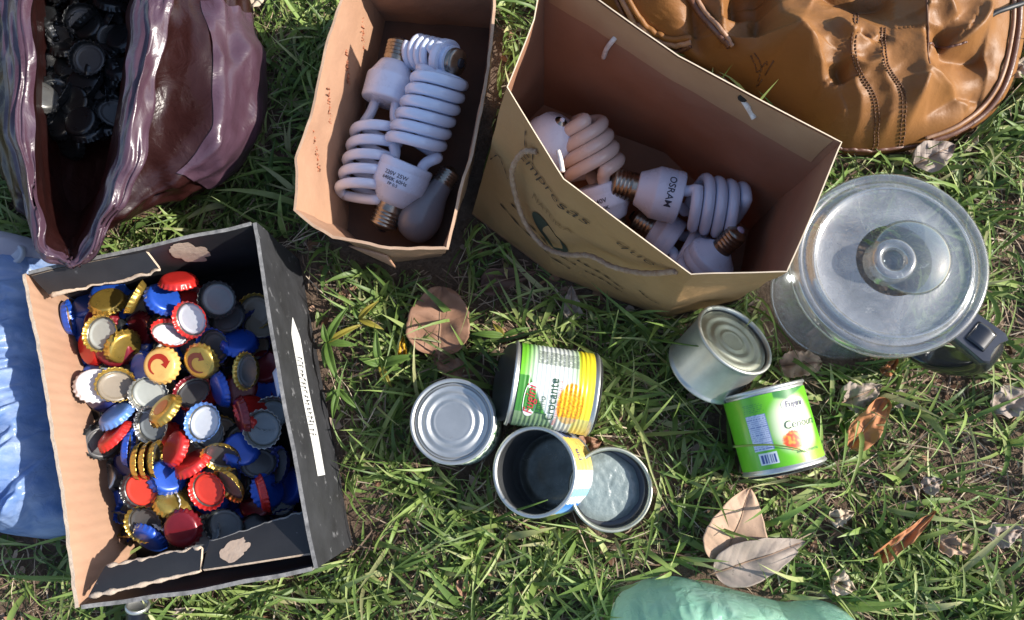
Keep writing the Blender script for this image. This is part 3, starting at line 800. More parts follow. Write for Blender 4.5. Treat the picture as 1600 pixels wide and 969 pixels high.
# --- small kraft box with bulbs
BULBBOX_BASE_IN = [(600, 30), (592, 66), (568, 185), (546, 270), (540, 362), (575, 392), (615, 408), (690, 400), (724, 318), (752, 190), (764, 100), (770, 40)]
rim = [at(x, y, BULBBOX_H + 0.002 * math.sin(i * 2.1)) for i, (x, y) in enumerate(BULBBOX_RIM)]
base = [at(x, y, 0.002) for x, y in BULBBOX_BASE_IN]
if not ccw(rim): rim.reverse(); base.reverse()
R0, B0 = polyring(rim, 14), polyring(base, 14)
rings = []
for j in range(15):
    v = j / 14
    row = []
    for k, (b, r) in enumerate(zip(B0, R0)):
        p = b.lerp(r, v); p.z += 0.0
        w = 0.0036 * noise.noise(p * 24) + 0.0011 * noise.noise(p * 75)
        c = Vector((0, 0, 0)); d = Vector((p.x - sum(q.x for q in rim) / len(rim), p.y - sum(q.y for q in rim) / len(rim), 0)).normalized()
        row.append(p + d * w)
    rings.append(row)
bo = Vector((sum(p.x for p in base) / len(base), sum(p.y for p in base) / len(base), 0))
kb = thing('kraft_box', 'small open kraft paper box holding five old bulbs', 'box', bo)
shell(kb, bo, 'box_wall', rings, 0.0024, [M_kraft, M_kraft_pale, M_kraft_edge])
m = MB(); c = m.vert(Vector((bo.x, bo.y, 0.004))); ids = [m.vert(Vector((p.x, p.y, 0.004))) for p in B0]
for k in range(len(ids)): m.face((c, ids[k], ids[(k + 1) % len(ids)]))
m.build('box_bottom', [M_kraft_shade], kb, org=bo)
# a loose lip of card at the lower edge
q = [at(560, 398, 0.03), at(612, 416, 0.03), at(618, 421, 0.012), at(604, 408, 0.008)]
q = [at(545, 384, 0.075), at(606, 400, 0.075), at(619, 419, 0.045), at(598, 408, 0.05)]
m = MB(); m.slab(lambda u, v: q[0].lerp(q[1], u).lerp(q[3].lerp(q[2], u), v) + Vector((0, 0, 0.003 * math.sin(3 * u))), (q[1] - q[0]).cross(q[3] - q[0]).normalized(), 0.0015, 10, 5)
m.build('loose_flap', [M_kraft_pale], kb, org=bo)
# diagonal crease panel and faint red print on the inside of the left wall
def on_plane(px, py, ring_hint=None, zmin=0.01, zmax=0.115):
    return None
def wall_point(px, py, off=0.0008):
    """Point of the inner left/lower box wall seen at a pixel (nearest wall sample along the ray)."""
    best = None
    d = (CAM_Q @ Vector((px - 800, -(py - 484.5), -FPX))).normalized()
    for row in rings:
        for p in row:
            w = p - CAM_POS; t = w.dot(d); e = (w - d * t).length
            if best is None or e < best[0]: best = (e, t)
    return CAM_POS + d * (best[1] - 0.004 - off)

def red_scrawl(a, b, seed):
    m = MB(); C = []
    for i in range(46):
        t = i / 45
        C.append(wall_point(a[0] + (b[0] - a[0]) * t + 2.2 * math.sin(i * 1.9 + seed), a[1] + (b[1] - a[1]) * t + 1.4 * math.cos(i * 2.7), .0016))
    m.tube(C, .0007, 4); return m.build('red_handwriting', [M_redprint], kb, org=bo)
for k, (a, b) in enumerate([((566, 28), (568, 78)), ((541, 78), (545, 134)), ((513, 138), (516, 196)), ((489, 202), (499, 268))]): red_scrawl(a, b, k)
# ------------------------------------------------------------------ bulbs
M_bulbwhite = pbr('white_bulb_plastic', (0.69, 0.75, 0.90), rough=0.28, col2=(0.62, 0.67, 0.81), nscale=30, spec=0.5, speck=(0.55, 0.52, 0.5), sscale=160, sthr=0.74)
M_tube = pbr('phosphor_glass_tube', (0.69, 0.75, 0.90), rough=0.10, col2=(0.63, 0.68, 0.82), nscale=25, spec=0.6, coat=0.3)
M_tube_pink = pbr('aged_phosphor_tube', (0.70, 0.58, 0.52), rough=0.25, col2=(0.63, 0.50, 0.44), nscale=25, spec=0.6, coat=0.3)
M_brass = pbr('dull_screw_metal', (0.50, 0.44, 0.36), rough=0.3, metal=1.0, col2=(0.20, 0.17, 0.14), nscale=80, bump=0.1)
M_insul = pbr('black_glass_insulator', (0.03, 0.025, 0.03), rough=0.25)
M_tip = pbr('violet_contact_tip', (0.52, 0.42, 0.56), rough=0.4)
M_print = pbr('dark_blue_print', (0.03, 0.035, 0.07), rough=0.5)
M_frost = pbr('frosted_bulb_glass', (0.30, 0.29, 0.31), rough=0.25, col2=(0.24, 0.23, 0.25), nscale=20, spec=0.6, trans=0.25, coat=0.3)
def cfl(label, tip, end, cam_up=None, L=None, r_house=0.0235, r_helix=0.0215, r_tube=0.0050, turns=3.0, house=(0.027, 0.066), gap=0.010, tubes=M_tube, taper=1.0, screw=0.0130, text=None, text_z=0.045, text_size=0.009, text_rot=0, twist=0.0, vents=False, group='compact fluorescent bulbs', tipmat=None):
    """Spiral lamp: screw contact at `tip`, far end of the spiral at `end`."""
    ax = (end - tip); Lt = ax.length if L is None else L
    o = thing('spiral_bulb', label, 'bulb', tip, frame_q(ax, (CAM_POS - tip).normalized()), group)
    k = screw / 0.013
    m = MB()
    prof = [(0.0045 * k, .0022), (.0075 * k, .0035), (.0108 * k, .0048)]
    for i in range(15):
        z = .0055 + i * .00118; prof.append(((.0131 if i % 3 else .0119) * k, z))
    prof += [(.0126 * k, .0236), (.0126 * k, house[0] + .001)]
    m.lathe(prof, 36)
    # helical thread: tilt of the rings
    sc = m.build('screw_base', [M_brass], o)
    m = MB(); m.lathe([(0, 0), (.0032 * k, .0002), (.0046 * k, .0012), (.0052 * k, .003)], 20); m.build('contact_tip', [tipmat or M_insul], sc)
    h0, h1 = house; rh = r_house
    m = MB()
    m.lathe([(.0128 * k, h0), (.0150 * k, h0 + .0008), (rh * .74, h0 + .006), (rh * .93, h0 + (h1 - h0) * .36), (rh * .985, h0 + (h1 - h0) * .40), (rh, h0 + (h1 - h0) * .44), (rh, h1 - .009), (rh * .992, h1 - .0085), (rh * .992, h1 - .0078), (rh, h1 - .0072), (rh, h1 - .002), (rh * .97, h1 - .0006), (rh * .9, h1), (0, h1)], 56)
    ho = m.build('housing', [M_bulbwhite], o, sharp=45)
    if vents:
        for i in range(9):
            a = i * 0.42 - 1.6
            v = MB(); zz = h0 + .011; rr = rh * .90
            v.lathe([(0, 0), (.0010, 0)], 8, M=Matrix.Translation((rr * math.cos(a), rr * math.sin(a), zz)) @ Vector((math.cos(a), math.sin(a), -0.9)).to_track_quat('Z', 'Y').to_matrix().to_4x4() @ Matrix.Translation((0, 0, .0004)))
            v.build('vent_hole', [M_insul], ho)
    # two interleaved glass helices that meet on top: one continuous tube
    z0, z1 = h1 + gap, Lt - r_tube
    pts = []
    nseg = int(turns * 26)
    def hel(t, ph):
        a = twist + ph + t * turns * 2 * math.pi
        rr = r_helix * (1 + (taper - 1) * t)
        return Vector((rr * math.cos(a), rr * math.sin(a), z0 + (z1 - z0) * t))
    leg0 = [Vector((hel(0, 0).x * .62, hel(0, 0).y * .62, h1 - .001)), Vector((hel(0, 0).x * .70, hel(0, 0).y * .70, h1 + gap * .45))]
    leg1 = [Vector((hel(0, math.pi).x * .62, hel(0, math.pi).y * .62, h1 - .001)), Vector((hel(0, math.pi).x * .70, hel(0, math.pi).y * .70, h1 + gap * .45))]
    up = [hel(i / nseg, 0) for i in range(nseg + 1)]; dn = [hel(i / nseg, math.pi) for i in range(nseg, -1, -1)]
    top = [Vector((up[-1].x * .5, up[-1].y * .5, z1 + .001)), Vector((dn[0].x * .5, dn[0].y * .5, z1 + .001))]
    pts = leg0 + up + top + dn + leg1[::-1]
    sm = cmesh(leg0 + up[:1], 8, False)[:-1] + up + cmesh([up[-1]] + top + [dn[0]], 9, False)[1:-1] + dn + cmesh([dn[-1]] + leg1[::-1], 8, False)[1:]
    m = MB(); m.tube(sm, r_tube, 12)
    m.build('spiral_tube', [tubes], o)
    if text:
        m = MB()
        for body, size, dz, dx in text:
            if text_rot: fn = lambda x, y, dz=dz, dx=dx: ((rh + .0004) * math.cos((-y + dx) / rh), (rh + .0004) * math.sin((-y + dx) / rh), text_z + dz + (x if text_rot > 0 else -x)) if False else ((rh + .0004) * math.cos((x + dx) / rh * text_rot), (rh + .0004) * math.sin((x + dx) / rh * text_rot), text_z + dz + y * text_rot)
            else: fn = lambda x, y, dz=dz, dx=dx: ((rh + .0004) * math.cos((x + dx) / rh), (rh + .0004) * math.sin((x + dx) / rh), text_z + dz + y)
            put_text(m, body, size, fn, bold=0.01)
        m.build('lettering', [M_print], ho, smooth=False)
    return o

KG, PG = 'bulbs in the small kraft box', 'bulbs in the brown paper bag'
cfl('white spiral bulb at the left of the kraft box, screw towards the back', at(629, 60, .052), at(561, 316, .036), r_house=.0238, r_helix=.0212, turns=2.5, house=(.026, .066), gap=.024, twist=2.3, group=KG)
cfl('big white spiral bulb lying uppermost in the kraft box with dark print on its housing', at(595, 362, .030), at(694, 112, .074), r_house=.0255, r_helix=.0238, r_tube=.0054, turns=3.0, house=(.028, .070), gap=.014, twist=1.2, taper=.92,
    text=[('220V 25W', .0052, .004, -.006), ('6400K 60Hz', .0048, -.001, -.006), ('FP 0.5', .0040, -.0055, -.006)], text_z=.052, text_rot=0, group=KG)
cfl('small spiral bulb at the top right corner of the kraft box', at(723, 100, .078), at(644, 80, .052), r_house=.0185, r_helix=.0140, r_tube=.0040, turns=2.0, house=(.012, .027), gap=.004, twist=.4, screw=.0125, group=KG)
# plain frosted bulb
t0, t1 = at(708, 262, .034), at(650, 352, .028)
fb = thing('light_bulb', 'dull frosted pear shaped bulb at the lower right of the kraft box', 'bulb', t0, frame_q(t1 - t0, (0, 0, 1)), KG)
m = MB(); m.lathe([(.0128, .024), (.0135, .030), (.0150, .038), (.0185, .048), (.0225, .058), (.0250, .068), (.0255, .076), (.0240, .085), (.0200, .093), (.0140, .0985), (.0070, .1012), (0, .102)], 40, M=Matrix.Scale(.80, 4)); m.build('glass_globe', [M_frost], fb)
m = MB(); m.lathe([(0, 0), (.004, .0004), (.006, .003), (.0108, .0048)] + [((.0131 if i % 3 else .0119), .0055 + i * .00118) for i in range(15)] + [(.0128, .0245)], 32, M=Matrix.Scale(.80, 4)); m.build('screw_base', [M_brass], fb)

# --- bulbs in the paper bag
cfl('white spiral bulb with bold lettering on top of the pile in the paper bag', at(950, 283, .066), at(1163, 334, .062), r_house=.0235, r_helix=.0222, r_tube=.0050, turns=2.0, house=(.026, .066), gap=.010, twist=2.6,
    text=[('OSRAM', .0085, .006, -.004)], text_z=.048, text_rot=0, group=PG)
cfl('aged pinkish spiral bulb behind the lettered bulb in the paper bag', at(968, 385, .028), at(903, 180, .078), r_house=.0238, r_helix=.0235, r_tube=.0060, turns=2.0, house=(.026, .062), gap=.010, twist=.3, taper=.75, tubes=M_tube_pink,
    text=[('220-240V', .0058, .004, -.010), ('20W 6400K', .0048, -.003, -.010)], text_z=.044, text_rot=0, group=PG)
cfl('white bulb half hidden by the rim at the left of the paper bag', at(880, 185, .092), at(822, 282, .022), r_house=.0235, r_helix=.020, turns=2.0, house=(.004, .046), gap=.008, screw=.006, text=[('220V', .006, .002, 0.006)], text_z=.028, group=PG, tipmat=M_bulbwhite)
cfl('small white bulb with vent holes at the right of the paper bag', at(1160, 357, .082), at(1062, 452, .024), r_house=.0225, r_helix=.016, turns=1.6, house=(.026, .052), gap=.006, screw=.0095, vents=True, tipmat=M_tip, group=PG)
cfl('shaded spiral bulb under the lettered bulb at the bottom of the paper bag', at(985, 335, .026), at(1108, 412, .024), r_house=.021, r_helix=.018, turns=2.2, house=(.024, .05), gap=.008, twist=.8, group=PG)

# ------------------------------------------------------------------ brown paper gift bag
brim = [at(x, y, z) for (x, y), z in zip(BAG_RIM, BAG_RIM_Z)]
bbase = [at(x, y, 0.003) for x, y in BAG_BASE]
rev = not ccw(brim)
if rev: brim.reverse(); bbase.reverse()
PER = 22
GR, GB = polyring(brim, PER), polyring(bbase, PER)
def bag_pt(k, v):
    b, r = GB[k % len(GB)], GR[k % len(GR)]
    p = b.lerp(r, v)
    w = (0.0042 * noise.noise(p * 13 + Vector((4, 0, 0))) + 0.0016 * noise.noise(p * 40)) * math.sin(math.pi * min(1, v * 0.85 + 0.08))
    d = Vector((p.x - gc.x, p.y - gc.y, 0)).normalized()
    return p + d * w
gc = Vector((sum(p.x for p in bbase) / 8, sum(p.y for p in bbase) / 8, 0))
brings = [[bag_pt(k, j / 24) for k in range(len(GR))] for j in range(25)]
gb = thing('paper_bag', 'large open brown paper gift bag with a handwritten front, full of bulbs', 'bag', gc)
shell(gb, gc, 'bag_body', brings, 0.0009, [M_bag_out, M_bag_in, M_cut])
m = MB(); c = m.vert(Vector((gc.x, gc.y, 0.005))); ids = [m.vert(p + Vector((0, 0, .002))) for p in brings[0]]
for k in range(len(ids)): m.face((c, ids[k], ids[(k + 1) % len(ids)]))
m.build('bag_bottom', [M_bag_in], gb, org=gc)
# front wall: from rim corner (792,136) to (1080,430)
iF0 = BAG_RIM.index((792, 136)); iF1 = BAG_RIM.index((1080, 430)); NB = len(BAG_RIM)
def ring_index(i): return ((NB - 1 - i) if rev else i) * PER
k0, k1 = ring_index(iF0), ring_index(iF1)
def front(u, v, off=0.0008):
    """u from the left rim corner to the right one, v up the front wall."""
    kk = k0 + (k1 - k0) * u
    a = int(math.floor(kk)); f = kk - a
    p = bag_pt(a, v).lerp(bag_pt(a + 1, v), f)
    q = bag_pt(a + 3, v) - bag_pt(a - 3, v); up = bag_pt(a, min(1, v + .05)) - bag_pt(a, max(0, v - .05))
    n = q.cross(up).normalized()
    if n.dot(Vector((p.x - gc.x, p.y - gc.y, 0))) < 0: n = -n
    return p + n * off
WF, HF = 0.215, 0.18
def fr(x, y, cx, cy, rot=0.0):
    c, s = math.cos(rot), math.sin(rot)
    return front(min(.985, max(.01, cx + (x * c - y * s) / WF)), min(.985, max(.02, cy + (x * s + y * c) / HF)), 0.0012)
m = MB()
put_text(m, 'Empresas', 0.0185, lambda x, y: fr(x, y, .40, .80, 0.0), shear=0.4, bold=-0.008, width=1.3)
m.build('handwriting', [M_pen], gb, org=gc, smooth=False)
m = MB(); put_text(m, 'que', 0.018, lambda x, y: fr(x, y, .80, .80, 0.0), shear=0.35, bold=-0.012, width=1.3)
m.build('handwriting', [M_pen], gb, org=gc, smooth=False)
m = MB(); put_text(m, 'NATURA', 0.012, lambda x, y: fr(x, y, .44, .60), shear=0.1, bold=-0.01, width=1.1)
m.build('faint_print', [pbr('faint_brown_print', (0.24, 0.13, 0.05), rough=0.7)], gb, org=gc, smooth=False)
def stroke(pts, w=0.0011, name='pen_stroke', mat=None):
    c = cmesh([Vector((a, b, 0)) for a, b in pts], 26, False)
    mm = MB(); ids = []
    for i, p in enumerate(c):
        t = (c[min(i + 1, 25)] - c[max(i - 1, 0)]); t = Vector((t.x * WF, t.y * HF, 0)).normalized(); nn = Vector((-t.y, t.x, 0)) * w * (0.6 + 0.5 * math.sin(i * 1.3))
        ids.append([mm.vert(front(p.x + s * nn.x / WF, p.y + s * nn.y / HF, 0.0010)) for s in (-.5, .5)])
    for i in range(25): mm.face((ids[i][0], ids[i][1], ids[i + 1][1], ids[i + 1][0]))
    return mm.build(name, [mat or M_pen], gb, org=gc)
stroke([(.02, .52), (.06, .60), (.10, .58), (.15, .52)])
stroke([(.20, .36), (.32, .34), (.45, .32), (.60, .28)], .0022)
stroke([(.14, .28), (.30, .25), (.46, .24), (.58, .20)], .0022)
stroke([(.60, .34), (.70, .31), (.80, .26)], .002)
stroke([(.64, .26), (.72, .24), (.80, .20)], .0018)
stroke([(.86, .36), (.90, .30), (.95, .27)], .0018)
stroke([(.20, .95), (.23, .86), (.27, .90), (.29, .82)], .0018)
m = MB(); P = []
for i in range(24):
    a = 2 * math.pi * i / 24; P.append(m.vert(front(.45 + .11 * math.cos(a), .42 + .075 * math.sin(a) - .02 * math.cos(a) * 2, .0009)))
m.face(P); m.build('printed_motif', [pbr('dark_green_print', (0.035, 0.045, 0.03), rough=0.6)], gb, org=gc)
# cord handle hanging over the front, cord ends on the back wall
h = [front(.30, .93, .001), front(.25, .88, .007), front(.22, .72, .010), front(.25, .57, .010), front(.34, .42, .009), front(.46, .36, .008), (front(.56, .44, .010)), front(.66, .58, .010), front(.76, .60, .010), front(.87, .74, .008), front(.955, .92, .001)]
hc = cmesh(h, 90, False)
m = MB(); m.tube(hc, [0.0023 * (1 + 0.14 * math.sin(i * 2.2)) for i in range(90)], 8); m.build('cord_handle', [M_cord], gb, org=gc)
def bag_wall(px, py, off):
    """Point of the bag's paper seen at a pixel, lifted off it towards the viewer."""
    d = (CAM_Q @ Vector((px - 800, -(py - 484.5), -FPX))).normalized(); best = None
    for row in brings:
        for p in row:
            w = p - CAM_POS; t = w.dot(d); e = (w - d * t).length
            if best is None or e < best[0]: best = (e, t)
    return CAM_POS + d * (best[1] - off)
M_hole = pbr('punched_hole_shade', (0.02, 0.014, 0.01), rough=.9)
for pts in ([(963, 57), (957, 64), (948, 76), (943, 90)], [(1160, 155), (1166, 164), (1172, 174), (1178, 185)]):
    m = MB(); m.tube(cmesh([bag_wall(*q, o_) for q, o_ in zip(pts, (.000, .005, .005, .003))], 14, False), 0.0021, 8); m.build('cord_end', [M_cord_white], gb, org=gc)
    h0 = bag_wall(pts[0][0], pts[0][1] - 1, .0016); m = MB(); m.lathe([(0, 0), (.0036, 0)], 18, M=Matrix.Translation(h0) @ Vector((-.42, -.88, .25)).to_track_quat('Z', 'Y').to_matrix().to_4x4()); m.build('punched_hole', [M_hole], gb, org=gc)
m = MB(); m.tube(cmesh([at(872, 236, .170), at(876, 250, .172), at(879, 268, .174)], 12, False), 0.0019, 8); m.build('cord_end', [M_cord_white], gb, org=gc)

# paler fold-over strip along the inside top of the bag
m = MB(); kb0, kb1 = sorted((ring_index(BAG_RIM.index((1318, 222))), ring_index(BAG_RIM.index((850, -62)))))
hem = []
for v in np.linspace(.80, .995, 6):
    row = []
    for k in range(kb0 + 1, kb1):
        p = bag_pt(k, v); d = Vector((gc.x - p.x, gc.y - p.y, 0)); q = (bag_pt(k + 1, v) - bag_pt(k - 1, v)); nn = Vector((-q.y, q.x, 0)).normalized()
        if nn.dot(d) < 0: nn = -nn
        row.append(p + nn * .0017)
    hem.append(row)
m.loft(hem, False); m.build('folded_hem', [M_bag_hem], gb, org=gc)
# ------------------------------------------------------------------ tin cans
M_tin = pbr('tin_plate', (0.58, 0.59, 0.58), rough=0.42, metal=0.85, col2=(0.50, 0.51, 0.49), nscale=40, bump=0.06, bscale=220, speck=(0.42, 0.40, 0.36), sscale=200, sthr=0.7)
M_tin_green = pbr('olive_tinted_tin', (0.48, 0.49, 0.41), rough=0.42, metal=0.85, col2=(0.36, 0.37, 0.29), nscale=45, bump=0.08, bscale=200)
M_tin_soft = pbr('brushed_tin_wall', (0.60, 0.61, 0.55), rough=0.45, metal=0.8, col2=(0.42, 0.43, 0.40), nscale=30, bump=0.06, bscale=200)
M_tin_in = pbr('grey_lacquer_inside', (0.12, 0.125, 0.13), rough=0.35, metal=0.6, col2=(0.07, 0.073, 0.075), nscale=25, bump=0.06, bscale=160)
M_residue = pbr('pale_dried_residue', (0.27, 0.325, 0.32), rough=0.35, col2=(0.11, 0.145, 0.15), nscale=70, amount=0.8, bump=0.5, bscale=140, bdist=0.002, spec=0.6)
M_oily = pbr('oily_can_floor', (0.16, 0.165, 0.14), rough=0.25, metal=0.7, col2=(0.07, 0.07, 0.055), nscale=60, bump=0.3, bscale=120)
M_paintlabel = pbr('printed_can_label', (0.7, 0.7, 0.7), rough=0.33, use_attr=True, nscale=60, amount=0.25, spec=0.5, coat=0.3, rvar=0.06)
M_redink = pbr('red_print', (0.62, 0.03, 0.06), rough=0.4); M_whiteink = pbr('white_print', (0.80, 0.80, 0.78), rough=0.4); M_greenink = pbr('dark_green_text', (0.03, 0.09, 0.05), rough=0.4)
M_greyink = pbr('grey_violet_print', (0.10, 0.09, 0.20), rough=0.4)

def sm(a, b, x): t = max(0.0, min(1.0, (x - a) / (b - a))); return t * t * (3 - 2 * t)
def lerp3(a, b, t): return tuple(x + (y - x) * t for x, y in zip(a, b))

def can_label(o, r, z0, z1, paint, rib=0.0, ribs=0, NA=180, NZ=64, name='label'):
    """Wrap-round paper label; paint(angle in -pi..pi, height 0..1) gives the print."""
    m = MB(); rings, cols = [], []
    for j in range(NZ + 1):
        v = j / NZ; rr = r + (rib * math.cos(2 * math.pi * ribs * v) * sm(0, .12, v) * sm(0, .12, 1 - v) if ribs else 0)
        ring, cc = [], []
        for k in range(NA):
            a = 2 * math.pi * k / NA
            ring.append(Vector((rr * math.cos(a), rr * math.sin(a), z0 + (z1 - z0) * v)))
            cc.append((*paint(((a + math.pi) % (2 * math.pi)) - math.pi, v), 1))
        rings.append(ring); cols.append(cc)
    m.loft(rings, True, 0, cols=cols)
    return m.build(name, [M_paintlabel], o, use_col=True)
def can_text(lab, r, items, z0, z1):
    for name, body, size, ang, v, mat, shear, bold, width in items:
        m = MB(); zc = z0 + (z1 - z0) * v
        put_text(m, body, size, lambda x, y: ((r + .0002) * math.cos(ang + x / r), (r + .0002) * math.sin(ang + x / r), zc + y), shear=shear, bold=bold, width=width)
        m.build(name, [mat], lab, smooth=False)
def decal(lab, r, ang, zc, pts, mat, name, lift=.0005):
    """Flat printed shape on the label: pts in metres (along the label, up)."""
    m = MB(); P = [m.vert(((r + lift) * math.cos(ang + x / r), (r + lift) * math.sin(ang + x / r), zc + y)) for x, y in pts]
    m.face(P); return m.build(name, [mat], lab, smooth=False)
def ell(a, b, n=28, p=2.0): return [(a * math.copysign(abs(math.cos(t)) ** (2 / p), math.cos(t)), b * math.copysign(abs(math.sin(t)) ** (2 / p), math.sin(t))) for t in [2 * math.pi * k / n for k in range(n)]]
def bead(r, z, out=.0014):
    return [(r, z - .0016), (r + out, z - .0012), (r + out, z + .0006), (r + out * .5, z + .0014), (r - .0006, z + .0013), (r - .0018, z + .0006), (r - .0022, z - .0010)]
def closed_end(r, z, rings=4, amp=.0009, inner=.40):
    """Stepped can end from the bead inward to the centre."""
    pr = [(r - .0026, z - .0032), (r - .0045, z - .0036)]
    n = 60
    for i in range(1, n + 1):
        t = i / n; rr = (r - .0045) * (1 - t)
        w = amp * math.cos((1 - t) * 2 * math.pi * rings) * (1 if (1 - t) > inner else 0)
        pr.append((rr, z - .0030 + w * sm(inner, inner + .12, 1 - t) ))
    return pr

# closed can standing upright
axisA = Vector((-0.03, 0.03, 1))
cA = at(706, 658, .062); baseA = cA - axisA.normalized() * .062
ca = thing('tin_can', 'closed tin can standing on its base with a ringed blank metal end on top', 'can', baseA, frame_q(axisA, (1, -.6, 0)), 'tin cans on the grass')
RA = .0358
m = MB(); m.lathe([(0, .001), (RA - .004, .001), (RA - .003, .0)] + [(RA, .0006), (RA + .0012, .0018), (RA, .0034)] + [(RA - .0004, .006), (RA - .0004, .0585)] + bead(RA, .0602), 72); m.build('can_body', [M_tin], ca)
m = MB(); m.lathe(closed_end(RA, .0602, 4.0, .0008, .48), 72); m.build('can_end', [M_tin], ca)
def paintA(a, v):
    n = noise.noise(Vector((a * 9, v * 9, 5))); b = (0.72, 0.74, 0.68)
    if v > .86: return (.62, .64, .58)
    if n > .12: return lerp3(b, (.05, .16, .06), sm(.12, .2, n))
    return lerp3(b, (.45, .62, .35), sm(-.1, .1, noise.noise(Vector((a * 3, v * 3, 1)))) * .7)
la = can_label(ca, RA + .0002, .005, .056, paintA, .0005, 9)
can_text(la, RA + .0008, [('lettering', 'Ervilhas', .013, 0.15, .62, M_greenink, .2, .01, 1.0)], .005, .056) if False else None

# lying corn can
tB, bB_ = at(799, 598, .048), at(926, 617, .0375)
axB = (tB - bB_).normalized(); LB = (tB - bB_).length
RB = .0362
cb = thing('tin_can', 'lying sweetcorn can with a green, white and yellow label, open dark end left', 'can', bB_, frame_q(axB, (0, 0, 1)), 'tin cans on the grass')
m = MB(); m.lathe([(RB - .004, .0)] + [(RB, .0006), (RB + .0012, .0018), (RB, .0034)] + [(RB - .0006, .006), (RB - .0006, LB - .002)] + bead(RB, LB) + [(RB - .0022, LB - .003), (RB - .0018, LB - .02), (RB - .0018, .004), (0, .004)], 72, mat=0); ob = m.build('can_body', [M_tin], cb)
m = MB(); m.lathe([(RB - .0021, LB - .001), (RB - .0020, .0045), (0, .0046)], 64); m.build('can_inside', [M_tin_in], cb)
m = MB(); m.lathe(closed_end(RB, .002, 4, .001)[::-1], 64, M=Matrix.Translation((0, 0, -.0005))); m.build('can_end', [M_tin], cb)
m = MB(); rl = RB - .0015
m.lathe([(0, .0), (rl * .5, .0005), (rl, .0)], 48, M=Matrix.Translation((0, 0, LB + .005)) @ Matrix.Rotation(math.radians(16), 4, 'Y') @ Matrix.Translation((0.001, 0, 0))); m.build('opened_lid', [M_tin_in], cb)
kern = [(random.uniform(-1, 1), random.uniform(-1, 1), random.uniform(.8, 1.1)) for _ in range(60)]
def paintB(a, v):
    # v up to the open end (left in the photo); a > 0 towards the top of the picture
    G1, G2, W, Y, O, K = (.05, .22, .03), (.16, .50, .03), (.66, .70, .66), (.78, .64, .03), (.80, .28, .0), (.88, .48, .01)
    s = a * RB * 1000          # mm round the can
    h = v * 62                 # mm up the can
    if v < .18: c = Y
    elif v < .22: c = lerp3(Y, (.35, .52, .05), sm(.18, .22, v))
    else:
        c = W
        grad = sm(46, 62, h + s * .10)
        c = lerp3(c, G2, grad)
        c = lerp3(c, (.35, .55, .22), .8 * sm(24, 11, h) * sm(-8, 12, s))
        c = lerp3(c, G1, sm(50, 52, h - .55 * s * (1 if s < 6 else 0) - (s > 6) * 40))
        if s > 12: c = lerp3(c, (.16, .20, .15), .75 * (math.sin(s * 7.0) > .2) * sm(12, 15, s) * (h < 48) * (noise.noise(Vector((s * 1.5, h * .5, 2))) > -.25))
    d = ((s + 15) / 18) ** 2 + ((h - 18) / 10) ** 2
    if d < 1.25:
        c2 = lerp3(K, O, sm(-.3, .4, noise.noise(Vector((s * .6, h * .6, 9)))))
        w = noise.cell(Vector((s * .34, h * .34, 1))) if hasattr(noise, 'cell') else 0.5
        e = noise.voronoi(Vector((s * .30, h * .30, 2)))[0]
        c2 = lerp3(c2, (.42, .16, .005), .8 * sm(.10, .03, (e[1] - e[0])))
        c = lerp3(c2, c, sm(1.05, 1.25, d))
    if s < -27: c = lerp3(c, (.30, .33, .26), .5)
    return c
lb = can_label(cb, RB + .0002, .0050, LB - .004, paintB, .00028, 17, NA=260, NZ=110)
decal(lb, RB + .0004, -.42, LB - .0155, [(x * 1.0 + .0, y) for x, y in ell(.0155, .0058, 30, 2.3)], M_whiteink, 'brand_oval', .0003)
can_text(lb, RB + .0008, [('lettering', 'Fugini', .0112, -.42, (LB - .0155 - .005) / (LB - .009), M_redink, .25, .0, 1.0), ('lettering', 'Milho', .0085, -.50, .66, M_greenink, .05, .0, .9), ('lettering', 'Crocante', .0108, -.36, .535, M_greenink, .05, .01, .95), ('lettering', 'Milho verde em conserva', .0042, -.45, .455, M_redink, 0, 0, 1)], .0050, LB - .004)

# open can leaning a little, yellow and blue label to the right
topC, botC = at(834, 737, .056), at(869, 737, .006)
axC = (topC - botC).normalized(); LC = (topC - botC).length; RC = .0372
cc_ = thing('tin_can', 'open empty tin can with a yellow and blue label, leaning left', 'can', botC, frame_q(axC, (1, 0, 0)), 'tin cans on the grass')
m = MB(); m.lathe([(0, .0012), (RC - .004, .0012)] + [(RC, .0006), (RC + .0012, .0018), (RC, .0034)] + [(RC - .0006, .006), (RC - .0006, LC - .004)] + bead(RC, LC), 80); m.build('can_body', [M_tin], cc_)
m = MB(); m.lathe([(RC - .0021, LC - .001), (RC - .0022, LC - .004), (RC - .0014, LC - .008), (RC - .0014, .022), (RC - .0022, .020), (RC - .0014, .018), (RC - .0014, .006), (RC - .003, .0045)], 80); m.build('can_inside', [M_tin_in], cc_)
m = MB(); m.lathe([(RC - .003, .0045), (RC - .006, .0042), (RC * .70, .0058), (RC * .66, .0048), (RC * .4, .0052), (0, .0050)], 64); m.build('can_floor', [M_oily], cc_)
